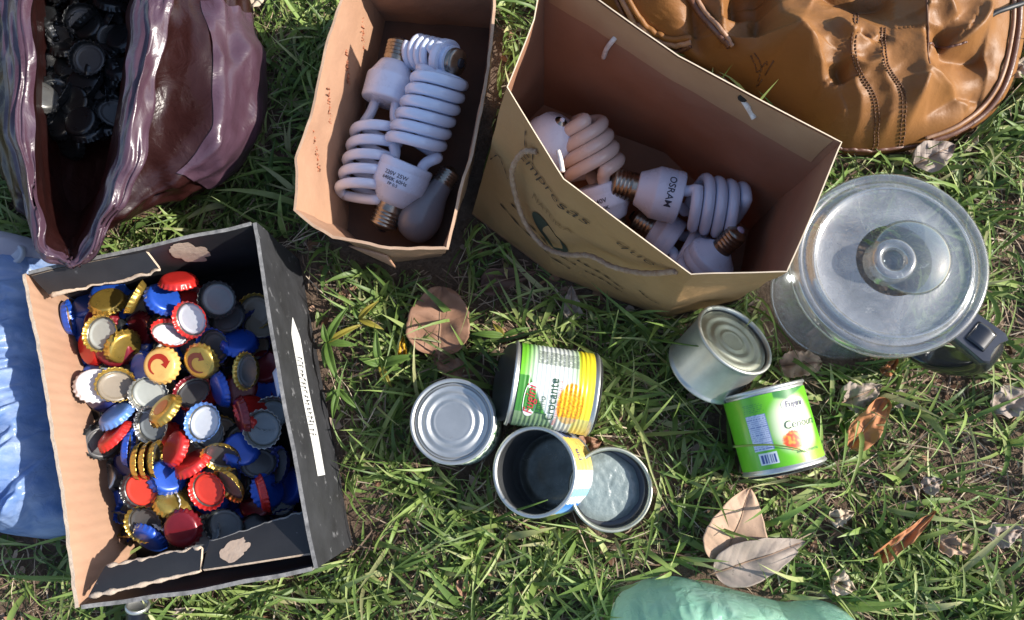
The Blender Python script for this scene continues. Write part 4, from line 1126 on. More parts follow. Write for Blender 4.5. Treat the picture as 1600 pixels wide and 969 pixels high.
def paintC(a, v):
    d = math.degrees(a)
    Y, B, W = (.72, .50, .12), (.03, .18, .60), (.74, .74, .76)
    if d > 52: c = (.30, .33, .42) if d < 78 else (.55, .55, .5)
    elif d > 2: c = Y
    elif d > -22: c = W
    elif d > -34: c = lerp3(W, (.10, .52, .70), .8)
    elif d > -46: c = W
    elif d > -72: c = lerp3(B, (.25, .5, .8), sm(-46, -72, d))
    else: c = (.70, .55, .2)
    if -20 < d < -4 and .15 < v < .85 and math.sin(d * 4.2) > .1 and v > .3: c = (.06, .05, .16)
    if 50 < d < 70 and ((d - 60) / 9) ** 2 + ((v - .5) / .3) ** 2 < 1: c = (.05, .07, .16)
    if 6 < d < 46 and v < .62 and .2 < v and math.sin(v * 60) > .55 and noise.noise(Vector((d * .9, v * 7, 1))) > -.1: c = lerp3(c, (.30, .18, .05), .6)
    return c
lc = can_label(cc_, RC + .0002, .005, LC - .004, paintC, .0004, 5, NA=240)
can_text(lc, RC + .0007, [('lettering', 'FIR', .0095, .40, .72, M_greyink, 0, .02, .9)], .005, LC - .004)

# shallow open can with pale dried residue
topD = at(955, 765, .036); axD = Vector((.10, -.04, 1)).normalized(); RD = .0352
botD = topD - axD * .036
cd = thing('tin_can', 'shallow open tin with pale wavy residue on its floor beside the yellow labelled can', 'can', botD, frame_q(axD, (1, 0, 0)), 'tin cans on the grass')
m = MB(); m.lathe([(0, .0012), (RD - .004, .0012), (RD, .0006), (RD + .0012, .0018), (RD, .0036), (RD - .0004, .008), (RD - .0004, .032)] + bead(RD, .0345), 72); m.build('can_body', [M_tin_green], cd)
m = MB(); m.lathe([(RD - .0021, .0335), (RD - .0024, .030), (RD - .0018, .027), (RD - .0016, .021), (RD - .004, .0195), (0, .019)], 72); m.build('can_inside', [M_tin_in], cd)
m = MB(); N = 72; rr_ = []
for j in range(15):
    t = j / 14; ring = []
    for k in range(N):
        a = 2 * math.pi * k / N
        R = (RD - .0040) * (1 - .10 * sm(-.5, .6, math.cos(a + .3)) + .05 * noise.noise(Vector((math.cos(a) * 2.5, math.sin(a) * 2.5, 1))))
        r_ = max(R * t, 1e-5)
        z = .0205 + .0030 * (1 - t ** 6) + .0009 * noise.noise(Vector((r_ * math.cos(a) * 240, r_ * math.sin(a) * 150, 2))) * (1 - t ** 4) + .0008 * math.sin(t * 26 + 2 * noise.noise(Vector((math.cos(a), math.sin(a), 0)))) * (t > .55) * (1 - t)
        ring.append(Vector((r_ * math.cos(a), r_ * math.sin(a), z)))
    rr_.append(ring)
m.loft(rr_); m.build('dried_residue', [M_residue], cd)

# plain unlabelled can on its side
tE, bE = at(1148, 530, .062), at(1100, 578, .026)
axE = (tE - bE).normalized(); LE = .049; RE = .0352
tE = (tE + bE) / 2 + axE * LE / 2; bE = tE - axE * LE
ce = thing('tin_can', 'plain silver can without a label lying below the paper bag', 'can', bE, frame_q(axE, (0, 0, 1)), 'tin cans on the grass')
m = MB(); m.lathe([(0, .002), (RE - .004, .002)] + [(RE - .0005, .0004), (RE + .0012, .0010), (RE + .0012, .0026), (RE, .0036)] + [(RE - .0004, .006), (RE - .0004, LE - .004)] + bead(RE, LE - .001), 80); m.build('can_body', [M_tin_soft], ce)
m = MB(); m.lathe(closed_end(RE, LE - .001, 3.5, .00045, .25), 72); m.build('can_end', [M_tin_green], ce)

# lying can with the bright green label
tF, bF = at(1190, 610, .036), at(1226, 733, .036)
axF = (tF - bF).normalized(); LF = (tF - bF).length; RF = .0345
cf = thing('tin_can', 'lying can with a bright green label, a white table of figures and a barcode', 'can', bF, frame_q(axF, (0, 0, 1)), 'tin cans on the grass')
m = MB(); m.lathe([(RF - .004, .0), (RF, .0006), (RF + .0012, .0018), (RF, .0034), (RF - .0005, .006), (RF - .0005, LF - .003)] + bead(RF, LF), 72); m.build('can_body', [M_tin], cf)
m = MB(); m.lathe([(RF - .0021, LF - .001), (RF - .0020, .0045), (0, .0046)], 64); m.build('can_inside', [M_tin_in], cf)
m = MB(); m.lathe(closed_end(RF, .002, 4, .001)[::-1], 64, M=Matrix.Translation((0, 0, -.0005))); m.build('can_end', [M_tin], cf)
def paintF(a, v):
    s = a * RF * 1000; h = v * 64
    G, LG, W = (.13, .48, .02), (.32, .62, .06), (.70, .76, .55)
    d = ((s - 10) / 20) ** 2 + ((h - 34) / 26) ** 2
    c = lerp3(W, G, sm(.35, 1.5, d + .2 * noise.noise(Vector((s * .06, h * .06, 4)))))
    c = lerp3(c, LG, .6 * sm(22, 4, h) * sm(-4, 8, s))
    if h > 54 and s > -2: c = lerp3(c, (.03, .16, .05), sm(54, 57, h - .35 * abs(s - 8)) * .9)
    dd = ((s - 5) / 9) ** 2 + ((h - 20) / 8) ** 2
    if dd < 1.3: c = lerp3(lerp3((.62, .07, .03), (.75, .32, .05), sm(-.2, .4, noise.noise(Vector((s * .35, h * .35, 3))))), c, sm(.8, 1.3, dd + .4 * noise.noise(Vector((s * .5, h * .5, 1)))))
    if -29 < s < -12 and 16 < h < 48:      # table
        c = (.55, .62, .78)
        if (math.sin(h * 3.6) > .35 and noise.noise(Vector((s * 1.1, round(h / 1.75) * 3.1, 3))) > -.15) or abs(s + 19) < .3 or abs(s + 12.4) < .3: c = (.20, .26, .50)
    if -27 < s < -11 and 4 < h < 14:       # barcode
        c = (.70, .76, .80)
        if -25 < s < -13 and 5.2 < h < 12.8 and noise.noise(Vector((s * 3.1, 0, 8))) > -.12: c = (.03, .06, .25)
    if -29 < s < -12 and h > 50 and math.sin(h * 4) > .2 and h < 58 and noise.noise(Vector((s * 1.2, round(h / 1.57) * 2.2, 6))) > -.1: c = (.04, .22, .04)
    return c
lf = can_label(cf, RF + .0002, .005, LF - .004, paintF, 0, 0, NA=280, NZ=120)
decal(lf, RF + .0000, .40, LF - .0165, ell(.0115, .0052, 30, 2.3), M_whiteink, 'brand_oval')
can_text(lf, RF + .00045, [('lettering', 'Fugini', .0075, .40, (LF - .0165 - .005) / (LF - .009), M_greyink, .2, .01, 1.0), ('lettering', 'Cenoura', .0095, .47, .52, M_greenink, .15, -.005, 1.0), ('lettering', 'em conserva', .0045, .45, .15, M_greenink, 0, 0, 1)], .005, LF - .004)

# ------------------------------------------------------------------ food processor jar
M_clear = clear_plastic('scratched_clear_plastic', .05, rough=.10, refl=.45, base=.05, scratch=.15)
M_lidp = clear_plastic('hazy_lid_plastic', .31, rough=.18, refl=.45, base=.22, milkcol=(.92, .94, .95), scratch=.25)
M_rimp = clear_plastic('frosty_rim_plastic', .20, rough=.12, refl=.55, base=.16, milkcol=(.84, .86, .88))
M_dome = clear_plastic('shiny_dome_plastic', .07, tint=(.72, .76, .76), rough=.05, refl=.6, base=.16)
M_handle = pbr('dark_smoky_plastic', (0.014, 0.016, 0.022), rough=0.2, col2=(0.009, 0.01, 0.014), nscale=40, spec=0.6, coat=0.3)
M_sticker = pbr('white_scratched_print', (.7, .7, .72), rough=.4)
jc = at(*JAR_C, JAR_LID_Z)
jbase = Vector((jc.x, jc.y, 0.0))
jar = thing('blender_jar', 'clear plastic food processor jar with a hazy round lid and a dark handle', 'jar', jbase, frame_q((-.01, .01, 1), (1, 0, 0)))
RJ = .0715
m = MB(); m.lathe([(0, .004), (.040, .003), (.056, .0025), (.060, .0045), (.0615, .010), (.0650, .060), (.0675, .108), (.0690, .112), (.0690, .118), (.0664, .118), (.0655, .108), (.0632, .060), (.0598, .012), (.056, .006), (0, .0055)], 96); m.build('bowl', [M_clear], jar)
m = MB(); m.lathe([(.0700, .106), (.0722, .107), (.0735, .112), (.0735, .122), (.0722, .1262), (.0700, .1275), (.0665, .1268), (.0650, .1240)], 110); rimj = m.build('lid_rim', [M_rimp], jar)
m = MB(); m.lathe([(.0650, .1240), (.0612, .1240), (.0600, .1280), (.0585, .1288), (.0570, .1275), (.0555, .1262), (.040, .1292), (.028, .1308)], 110); lid = m.build('lid', [M_lidp], jar)
m = MB(); m.lathe([(.0592 + .0011 * math.cos(t), .1288 + .0011 * math.sin(t)) for t in np.linspace(0, 2 * math.pi, 11)], 110); m.build('lid_ridge', [M_rimp], lid)
dm = Matrix.Translation((.0135, .0025, 0))
m = MB(); m.lathe([(.0300 * math.cos(t), .1300 + .0100 * math.sin(t)) for t in np.linspace(0, math.pi / 2, 16)], 64, M=dm); m.build('dome', [M_dome], lid)
tm = Matrix.Translation((-.0045, -.002, 0))
m = MB(); m.lathe([(.0185, .1300), (.0175, .1335), (.0162, .1420), (.0150, .1440), (.0120, .1445), (.0100, .1438), (.0082, .1420), (.0075, .1320), (0, .1315)], 56, M=tm); m.build('feed_tube', [M_rimp], lid)
# handle at the lower right
ha = math.radians(-42); hd = Vector((math.cos(ha), math.sin(ha), 0)); hs = Vector((-math.sin(ha), math.cos(ha), 0))
m = MB(); P = [hd * .071 + Vector((0, 0, .110)), hd * .084 + Vector((0, 0, .112)), hd * .098 + Vector((0, 0, .108)), hd * .106 + Vector((0, 0, .095)), hd * .106 + Vector((0, 0, .070)), hd * .100 + Vector((0, 0, .045)), hd * .088 + Vector((0, 0, .030)), hd * .064 + Vector((0, 0, .026))]
C = cmesh(P, 40, False); rings = []
for i, p in enumerate(C):
    t = (C[min(i + 1, 39)] - C[max(i - 1, 0)]).normalized(); nn = t.cross(hs).normalized()
    w, h_ = .0125, .0050 + .002 * math.sin(i / 39 * math.pi)
    rings.append([p + hs * (w * math.copysign(abs(math.cos(q)) ** .5, math.cos(q))) + nn * (h_ * math.copysign(abs(math.sin(q)) ** .6, math.sin(q))) for q in [2 * math.pi * k / 20 for k in range(20)]])
m.loft(rings, True, 0, True, True); hnd = m.build('handle', [M_handle], jar)
# thumb block with a notched end on top of the handle
def jb(x, y, z): return hd * x + hs * y + Vector((0, 0, z))
m = MB(); out = [(.070, -.0140), (.070, .0140), (.099, .0150), (.1035, .0120), (.1005, .0060), (.0995, 0), (.1005, -.0060), (.1035, -.0120), (.099, -.0150)]
rg = []
for z, s in ((.1060, .93), (.1075, 1.0), (.1165, 1.0), (.1185, .92)):
    rg.append([jb(.086 + (a - .086) * s, b * s, z) for a, b in out])
m.loft(rg, True, 0, True, True); m.build('thumb_rest', [pbr('greyed_dark_plastic', (0.045, 0.05, 0.065), rough=0.22, col2=(0.03, 0.033, 0.045), nscale=60, spec=0.6)], hnd, sharp=35)
m = MB(); m.slab(lambda u, v: jb(.078 + .016 * u, -.0085 + .017 * v, .1190 + .0015 * math.sin(math.pi * u)), Vector((0, 0, 1)), .0010, 8, 8, (0, 0, 0)); m.build('thumb_plate', [M_handle], hnd)
# ------------------------------------------------------------------ soft bags
def spread_smooth(P, n): return cmesh(P, n, True)
def dist_poly(X, Y, pts):
    """Distance to a polyline and position 0..1 along it, vectorised."""
    best = np.full(X.shape, 1e9); par = np.zeros(X.shape); L = len(pts) - 1
    for i in range(L):
        ax, ay = pts[i]; bx, by = pts[i + 1]
        dx, dy = bx - ax, by - ay; q = dx * dx + dy * dy + 1e-12
        t = np.clip(((X - ax) * dx + (Y - ay) * dy) / q, 0, 1)
        d = np.hypot(X - ax - t * dx, Y - ay - t * dy)
        w = d < best; best = np.where(w, d, best); par = np.where(w, (i + t) / L, par)
    return best, par
def crease(X, Y, sc, seed, sharp=0.9, stretch=(1, 1)):
    """Ridged crumple noise."""
    v = np.zeros(X.shape); f = X.ravel(); g = Y.ravel(); o = np.empty(f.size)
    for i in range(f.size):
        p = Vector((f[i] * sc * stretch[0], g[i] * sc * stretch[1], seed))
        o[i] = (1 - abs(noise.noise(p)) * 2) * 0.6 + (1 - abs(noise.noise(p * 2.1 + Vector((7, 1, 0)))) * 2) * 0.3
    return o.reshape(X.shape)
class Puff:
    """Closed soft form: outline on the ground, domed top with folds."""
    def __init__(s, outline, centre, Hh, power, folds, nu=260, nr=90, crumple=(), edge=0.0, FA=1.0, fz=.05, PW=1.3):
        O = [at(x, y, 0.0) for x, y in outline]
        if not ccw(O): O.reverse()
        O = cmesh(O, nu, True); c = at(*centre, 0.0)
        r = np.sin(np.linspace(0, 1, nr) * math.pi / 2)[::-1]
        OX = np.array([p.x for p in O]); OY = np.array([p.y for p in O])
        X = c.x + (OX[None, :] - c.x) * r[:, None]; Y = c.y + (OY[None, :] - c.y) * r[:, None]
        Rr = np.repeat(r[:, None], nu, 1)
        body = np.power(np.clip(1 - Rr ** power, 0, 1), 0.5)
        Z = Hh * body
        fade = np.clip((1 - Rr ** 10), 0, 1)
        for pts, amp, wid in folds:
            if amp < 0 and FA > 1: amp *= 1.0
            w = [at(a, b, fz + (.028 if FA > 1 and amp > 0 else 0)) for a, b in pts]; w = cmesh(w, max(8, 5 * len(w)), False)
            d, t = dist_poly(X, Y, [(p.x, p.y) for p in w])
            d = np.sqrt(d * d + 0.0012 ** 2) - 0.0012
            ww = wid / 1650.0
            tap = np.sin(np.clip(t, 0, 1) * math.pi) ** 0.5 if True else 1
            Z = Z + amp * FA * np.exp(-np.power(d / ww, PW)) * fade * (0.35 + 0.65 * tap)
        for sc, amp, seed, stre in crumple:
            Z = Z + amp * crease(X, Y, sc, seed, stretch=stre) * fade * np.clip(body * 1.4, 0, 1)
        s.X, s.Y, s.Z, s.c, s.n = X, Y, np.maximum(Z, 0.0), c, nu
    def z(s, x, y):
        d = (s.X - x) ** 2 + (s.Y - y) ** 2; i = np.unravel_index(np.argmin(d), d.shape); return float(s.Z[i])
    def on(s, px, py, off=0.0):
        z = 0.03
        for _ in range(7):
            p = at(px, py, z); z = 0.5 * z + 0.5 * s.z(p.x, p.y)
        p = at(px, py, z); p.z = s.z(p.x, p.y) + off; return p
    def build(s, name, mats, parent, matfn=None):
        m = MB(); rings = [[Vector((s.X[j, k], s.Y[j, k], s.Z[j, k])) for k in range(s.n)] for j in range(s.X.shape[0])]
        rings[0] = [Vector((p.x, p.y, 0.0)) for p in rings[0]]
        m.loft(rings)
        return m.build(name, mats, parent, org=parent.location)

# --- brown fabric backpack, top right
M_nylon = pbr('satiny_brown_fabric', (0.255, 0.112, 0.032), rough=0.5, col2=(0.18, 0.076, 0.023), nscale=16, amount=0.8, bump=0.35, bscale=420, bdist=0.0008, spec=0.3)
M_piping = pbr('dark_brown_piping', (0.10, 0.042, 0.025), rough=0.4, col2=(0.16, 0.075, 0.05), nscale=120, bump=0.3, bscale=500)
M_piplight = pbr('worn_light_piping', (0.40, 0.24, 0.15), rough=0.5, col2=(0.28, 0.15, 0.09), nscale=150, bump=0.3, bscale=400)
M_thread = pbr('dark_stitch_thread', (0.12, 0.05, 0.02), rough=0.7)
M_blackcord = pbr('black_cord', (0.012, 0.012, 0.014), rough=0.5)
FOLDS = [
 ([(1226, -40), (1230, 0), (1246, 40), (1273, 103), (1290, 168)], .026, 40), ([(1246, 48), (1194, 91), (1120, 110), (1085, 118)], .032, 36), ([(1160, 60), (1180, 100), (1190, 130)], .010, 14), ([(1262, 60), (1290, 100), (1300, 130)], .010, 14), ([(1248, 145), (1281, 172), (1322, 188)], .016, 16),
 ([(1186, 136), (1244, 130), (1268, 150)], -.018, 20), ([(1302, 112), (1311, 140)], -.016, 16), ([(1188, -30), (1192, 25), (1180, 60)], -.036, 44), ([(1150, -30), (1160, 20)], -.030, 30),
 ([(1280, -20), (1330, 0), (1390, 8)], -.030, 34), ([(1345, -40), (1420, -20)], -.02, 30), ([(1305, 25), (1330, 60)], .012, 12), ([(1330, 45), (1352, 58), (1374, 50)], .007, 8), ([(1330, 66), (1354, 80), (1376, 70)], -.007, 8), ([(1334, 88), (1358, 98), (1380, 90)], .007, 8),
 ([(1333, 20), (1334, 100), (1366, 165), (1366, 236)], .008, 16), ([(1378, 40), (1382, 100), (1410, 152), (1406, 234)], .008, 16), ([(1300, 215), (1335, 195), (1362, 200)], .008, 14), ([(1310, 165), (1340, 150)], .008, 16),
 ([(1446, -40), (1448, 0), (1450, 95), (1446, 165), (1464, 216)], .026, 26), ([(1418, 40), (1432, 90), (1428, 140)], -.014, 20), ([(1404, 160), (1425, 190), (1436, 215)], .010, 14),
 ([(1462, 60), (1470, 90), (1540, 85)], -.026, 26), ([(1451, 104), (1500, 118), (1556, 134)], .013, 14), ([(1452, 175), (1500, 148), (1552, 142)], -.012, 13), ([(1470, 212), (1510, 185), (1556, 150)], .012, 18), ([(1560, -10), (1542, 30), (1500, 58), (1460, 62)], .016, 16), ([(1470, -10), (1500, 20)], .010, 14),
 ([(1085, -30), (1100, 40), (1128, 95)], -.026, 24), ([(1020, 10), (1040, 50), (1070, 66)], -.026, 20), ([(985, -20), (1000, 30), (1040, 72)], .012, 12), ([(1100, 60), (1112, 90)], .012, 12), ([(1140, -40), (1140, 30)], .014, 12)]
pk = Puff(PACK_OUT, (1290, 40), .060, 3.0, FOLDS, nu=340, nr=130, FA=1.25, PW=1.05, crumple=((11, .012, 3.0, (1, 1)), (26, .0022, 8.0, (1, 1.4)), (80, .0004, 5.0, (1, 1))))
bp = thing('backpack', 'crumpled orange brown fabric backpack lying behind the paper bag', 'backpack', pk.c)
pk.build('fabric_body', [M_nylon], bp)
def line_on(puff, pts, n, off, smooth=4):
    L = [puff.on(p.x, p.y, off) for p in cmesh([Vector((a, b, 0)) for a, b in pts], n, False)]
    for _ in range(smooth): L = [L[0]] + [(L[i - 1] + L[i] * 2 + L[i + 1]) / 4 for i in range(1, len(L) - 1)] + [L[-1]]
    return L
def on_tube(name, pts, r, mat, parent, puff=pk, n=60, off=.001, flat=1.0):
    m = MB(); m.tube(line_on(puff, pts, n, off), r, 10, flat=flat); return m.build(name, [mat], parent, org=bp.location)
edge = [(1586, -90), (1590, 0), (1588, 55), (1572, 125), (1543, 172), (1500, 204), (1452, 222)]
on_tube('seam_piping', edge, .0030, M_piping, bp, off=.002)
on_tube('seam_piping', [(a - 9, b - 4) for a, b in edge], .0018, M_piplight, bp, off=.003)
on_tube('seam_piping', [(1452, 224), (1400, 234), (1340, 238), (1300, 230)], .0020, M_piping, bp, off=.001)
for off_, mat_, r_ in ((0, M_piplight, .0034), (11, M_piping, .0024), (-10, M_nylon, .0030)):
    on_tube('strap_edge', [(965 - off_ * .8, -10 + off_ * .2), (985 - off_ * .7, 30 + off_ * .5), (1015 - off_ * .4, 62 + off_ * .8), (1050, 76 + off_), (1078, 70 + off_ * .6)], r_, mat_, bp, off=.006)
for off_, mat_, r_ in ((0, M_piping, .0034), (9, M_piplight, .0022)):
    on_tube('strap_edge', [(1070 + off_, -10), (1092 + off_, 25), (1118 + off_, 55), (1138 + off_ * .5, 78)], r_, mat_, bp, off=.006)
on_tube('pocket_seam', [(1447, 70), (1475, 76), (1510, 66)], .0012, M_piping, bp)
on_tube('pocket_seam', [(1446, -20), (1449, 50), (1447, 105)], .0010, M_thread, bp)
def stitches(pts, n, parent=bp):
    L = line_on(pk, pts, n * 3, .0007, 6); m = MB()
    for i in range(0, n * 3 - 2, 3): m.tube([L[i], L[i].lerp(L[i + 2], .5) + Vector((0, 0, .0004)), L[i + 2]], .0007, 5)
    return m.build('stitch_seam', [M_thread], parent, org=bp.location)
for dx in (0, 6): stitches([(1332 + dx, 22), (1332 + dx, 95), (1364 + dx, 160), (1364 + dx, 236)], 44)
for dx in (0, 6): stitches([(1376 + dx, 45), (1380 + dx, 100), (1408 + dx, 150), (1404 + dx, 232)], 40)
stitches([(1172, 88), (1182, 108), (1184, 128)], 10); stitches([(1178, 84), (1190, 104), (1192, 126)], 10)
m = MB(); m.tube(cmesh([at(1530, 40, .062), at(1552, 22, .066), at(1578, 12, .066), at(1606, 2, .060), at(1640, -20, .045)], 40, False), .0024, 8); m.build('drawstring', [M_blackcord], bp, org=bp.location)

# --- blue plastic bag on the left
M_blue = film('pale_blue_film', (0.13, 0.26, 0.58), (0.40, 0.58, 0.92), see=.12, transl=.32, rough=.22, bump=.9, bscale=55, milk=(0.48, 0.60, 0.84), streak=(.35, 1.6, 1))
M_milky = film('milky_white_film', (0.55, 0.53, 0.60), (0.75, 0.72, 0.78), see=.12, transl=.35, rough=.22, bump=.4, bscale=50, milk=(0.66, 0.64, 0.70))
BF = [([(150, 560), (60, 560 + k * 3), (-60, 520 + k * 34)], a, w) for k, (a, w) in enumerate([(.010, 9), (-.008, 8), (.012, 8), (-.009, 9), (.010, 7), (-.010, 9), (.011, 8), (-.008, 7), (.010, 9), (-.009, 8)])]
BF = []
for k in range(44):
    y0 = 440 + k * 8.6 + random.uniform(-9, 9); BF.append(([(random.uniform(60, 170), 480 + k * 5.2 + random.uniform(-5, 5)), (50 + random.uniform(-20, 20), 452 + k * 8.4), (20, y0 + 30 + random.uniform(-6, 6)), (-70, y0 + 75)], random.choice([1, 1, -1]) * random.uniform(.004, .010), random.uniform(4, 7.5)))
BF += [([(0, 445), (50, 430), (110, 425)], -.014, 10), ([(20, 395), (21, 396)], .004, 12)]
bl = Puff(BLUE_OUT, (10, 600), .088, 3.2, BF, nu=620, nr=130, crumple=((22, .005, 1.0, (.6, 1.6)), (55, .0022, 4.0, (.5, 1.6))))
bb = thing('plastic_bag', 'translucent pale blue plastic bag left of the black box', 'bag', bl.c)
bl.build('bag_film', [M_blue], bb)
mk = Puff([(-150, 372), (-60, 366), (10, 370), (70, 380), (112, 396), (90, 425), (40, 440), (-30, 452), (-130, 470)], (0, 405), .084, 2.6, [([(90, 400), (30, 425), (-60, 440)], .006, 8), ([(80, 385), (20, 380), (-60, 385)], .004, 7)], nu=140, nr=40, crumple=((40, .003, 2.0, (.7, 1.4)),))
mw = mk.build('bag_collar', [M_milky], bb)
m = MB(); m.lathe([(0, .0004), (.0062, .0004), (.0072, .0020), (.0092, .0022), (.0102, .0006), (.0104, -.002)], 36, M=Matrix.Translation(mk.on(20, 396, .002) - bb.location)); m.build('round_disc', [pbr('white_disc_plastic', (.62, .64, .70), rough=.3)], bb)

# --- green plastic bag at the bottom edge
M_green = film('pale_green_film', (0.34, 0.74, 0.56), (0.66, 0.98, 0.84), see=.36, transl=.38, rough=.2, bump=.9, bscale=60, milk=(0.50, 0.78, 0.66))
GF = [([(985, 940), (1030, 925), (1080, 935)], .006, 7), ([(1110, 915), (1150, 960), (1180, 1000)], .007, 9), ([(1220, 945), (1250, 975), (1262, 1010)], -.010, 12), ([(1050, 905), (1060, 960), (1090, 1010)], .006, 8), ([(1000, 930), (1010, 980), (1000, 1040)], -.006, 8), ([(1275, 940), (1290, 970), (1330, 1000)], .007, 8), ([(1180, 935), (1200, 975)], -.006, 6)]
gr = Puff(GREEN_OUT, (1150, 1050), .075, 2.6, GF, nu=460, nr=120, crumple=((20, .015, 6.0, (1, 1)), (50, .0065, 9.0, (1, 1))))
gbag = thing('plastic_bag', 'translucent pale green plastic bag at the bottom edge of the lawn', 'bag', gr.c)
gr.build('bag_film', [M_green], gbag)
M_creamtub = pbr('cream_carton', (0.80, 0.76, 0.58), rough=.5, col2=(.74, .70, .52), nscale=20)
p0 = at(1065, 1012, .004); p1 = at(1225, 1004, .004)
tub = thing('cream_carton', 'cream carton showing through the green plastic bag', 'carton', (p0 + p1) / 2, frame_q((0, 0, 1), p1 - p0))
m = MB(); Lh, Wh, Hh = (p1 - p0).length / 2, .030, .032
rg = []
for z, s in ((0.0, .96), (.003, 1), (Hh - .003, 1), (Hh, .96)):
    rg.append([Vector((Lh * s * math.copysign(abs(math.cos(t)) ** .3, math.cos(t)), Wh * s * math.copysign(abs(math.sin(t)) ** .3, math.sin(t)), z)) for t in [2 * math.pi * k / 32 for k in range(32)]])
m.loft(rg, True, 0, True, True); m.build('carton_body', [M_creamtub], tub, sharp=40)
m = MB(); m.lathe([(0, Hh + .009), (.007, Hh + .009), (.0085, Hh + .008), (.009, Hh + .0005)], 30, M=Matrix.Translation((-Lh * .6, .006, 0))); m.build('cap', [pbr('dark_screw_cap', (.05, .05, .055), rough=.4)], tub)

# --- maroon plastic bag, upper left, standing open
M_maroon = film('maroon_film', (0.026, 0.007, 0.006), (0.15, 0.026, 0.008), see=.03, transl=.30, rough=.32, bump=.8, bscale=30, facet=.9, milk=(0.036, 0.013, 0.013), spec=.55)
M_maroon_rim = film('purple_brown_film', (0.060, 0.028, 0.042), (0.14, 0.03, 0.03), see=.0, transl=.14, rough=.31, bump=.6, bscale=32, facet=.9, milk=(0.078, 0.043, 0.064), spec=.7)
INNER = [((60, -70), .150), ((56, 60), .150), ((54, 180), .145), ((60, 290), .138), ((74, 372), .130), ((104, 402), .123), ((126, 398), .123), ((160, 315), .138), ((186, 215), .148), ((200, 110), .152), ((212, 0), .152), ((220, -90), .150), ((140, -130), .150)]
RIMT = [((36, -72), .158), ((32, 60), .158), ((33, 180), .152), ((46, 292), .146), ((68, 385), .134), ((102, 410), .126), ((129, 411), .126), ((172, 322), .146), ((208, 215), .158), ((226, 105), .162), ((240, 0), .162), ((250, -92), .158), ((140, -145), .156)]
OUTER = [((4, -75), .144), ((8, 60), .144), ((13, 180), .138), ((30, 295), .132), ((62, 392), .121), ((100, 414), .1195), ((131, 416), .1195), ((196, 325), .134), ((236, 215), .144), ((256, 100), .148), ((272, 0), .148), ((280, -95), .146), ((140, -158), .146)]
UNDER = [((22, -72), .122), ((24, 60), .122), ((28, 180), .118), ((44, 284), .112), ((74, 364), .106), ((104, 386), .102), ((132, 380), .102), ((172, 312), .112), ((206, 205), .122), ((226, 95), .124), ((240, 2), .124), ((250, -90), .122), ((140, -146), .122)]
FOLD = [((-30, -85), .085), ((-20, 70), .085), ((-8, 185), .085), ((24, 290), .085), ((68, 365), .085), ((106, 388), .085), ((140, 380), .085), ((214, 318), .095), ((318, 250), .102), ((346, 140), .106), ((334, 22), .104), ((306, -75), .100), ((145, -160), .1)]
MIDR = [((-70, -90), .045), ((-52, 80), .045), ((-34, 190), .045), ((14, 280), .045), ((66, 350), .05), ((106, 374), .05), ((146, 366), .05), ((240, 320), .050), ((352, 272), .055), ((412, 172), .056), ((398, 44), .056), ((352, -70), .05), ((150, -160), .05)]
BASEP = [((x, y), .002) for x, y in PURPLE_BASE]
DEEP = [((62, -60), .10), ((60, 60), .10), ((62, 180), .10), ((72, 280), .10), ((88, 345), .098), ((108, 368), .098), ((122, 362), .098), ((152, 300), .10), ((176, 210), .10), ((192, 110), .10), ((205, 5), .10), ((214, -80), .10), ((140, -110), .10)]
FLOORP = [((84, -40), .048), ((80, 60), .048), ((84, 170), .048), ((94, 255), .046), ((104, 310), .046), ((120, 330), .046), ((136, 320), .046), ((170, 270), .048), ((200, 190), .048), ((222, 100), .048), ((230, 10), .048), ((230, -60), .048), ((150, -80), .048)]
NS = 220
def mring(c): return cmesh([at(x, y, z) for (x, y), z in c], NS, True)
seq = [FLOORP, DEEP, INNER, RIMT, OUTER, UNDER, FOLD, MIDR, BASEP]
ctl = [mring(c) for c in seq]
pc = Vector(at(150, 130, 0))
mb_ = thing('plastic_bag', 'open maroon plastic bag holding dark bottle caps', 'bag', pc)
def between(a, b, n, amp0, amp1, seed, long_=1.0):
    rows = []
    for j in range(n):
        t = j / n; row = []
        for k in range(NS):
            p = a[k].lerp(b[k], t)
            rows.append
            am = amp0 + (amp1 - amp0) * t
            q = Vector((p.x * 26 + seed, p.y * 12, p.z * 30))
            vo = noise.voronoi(q * 1.15)[0]; w = (vo[0] - .45) * 1.5 + (1 - abs(noise.noise(q * 1.1)) * 2) * .4 - .3 + .2 * noise.noise(q * 4)
            d = Vector((p.x - pc.x, p.y - pc.y, .02)).normalized()
            row.append(p + d * (w * am) + Vector((0, 0, w * am * .5)))
        rows.append(row)
    return rows
amps = [.002, .005, .005, .0075, .0070, .008, .012, .012, .003]
rows = []; marks = []
steps = [10, 12, 8, 8, 6, 12, 14, 12]
for i in range(len(ctl) - 1):
    rows += between(ctl[i], ctl[i + 1], steps[i], amps[i], amps[i + 1], 2.0); marks.append(len(rows))
rows.append(ctl[-1])
for j in range(sum(steps[:2]) - 4, sum(steps[:5])):      # long creases running along the rim strands
    for k in range(NS):
        q = Vector((k / NS * 9 + 3, j * .34, 1.0)); q2 = Vector((k / NS * 40, j * .30, 7.0))
        w = (1 - 2.2 * abs(noise.noise(q))) * .0038 + (1 - 2 * abs(noise.noise(q2))) * .0005
        t = (rows[j][(k + 1) % NS] - rows[j][k - 1]).normalized(); s_ = Vector((t.y, -t.x, 0))
        rows[j][k] = rows[j][k] + Vector((0, 0, w)) + s_ * (noise.noise(Vector((k / NS * 26, 4, j * .05))) * .0055)
i0, i1 = steps[0] + steps[1] + 0, sum(steps[:5])
m = MB(); m.loft(rows[:i0 + 1]); m.build('bag_lining', [M_maroon], mb_, org=pc)
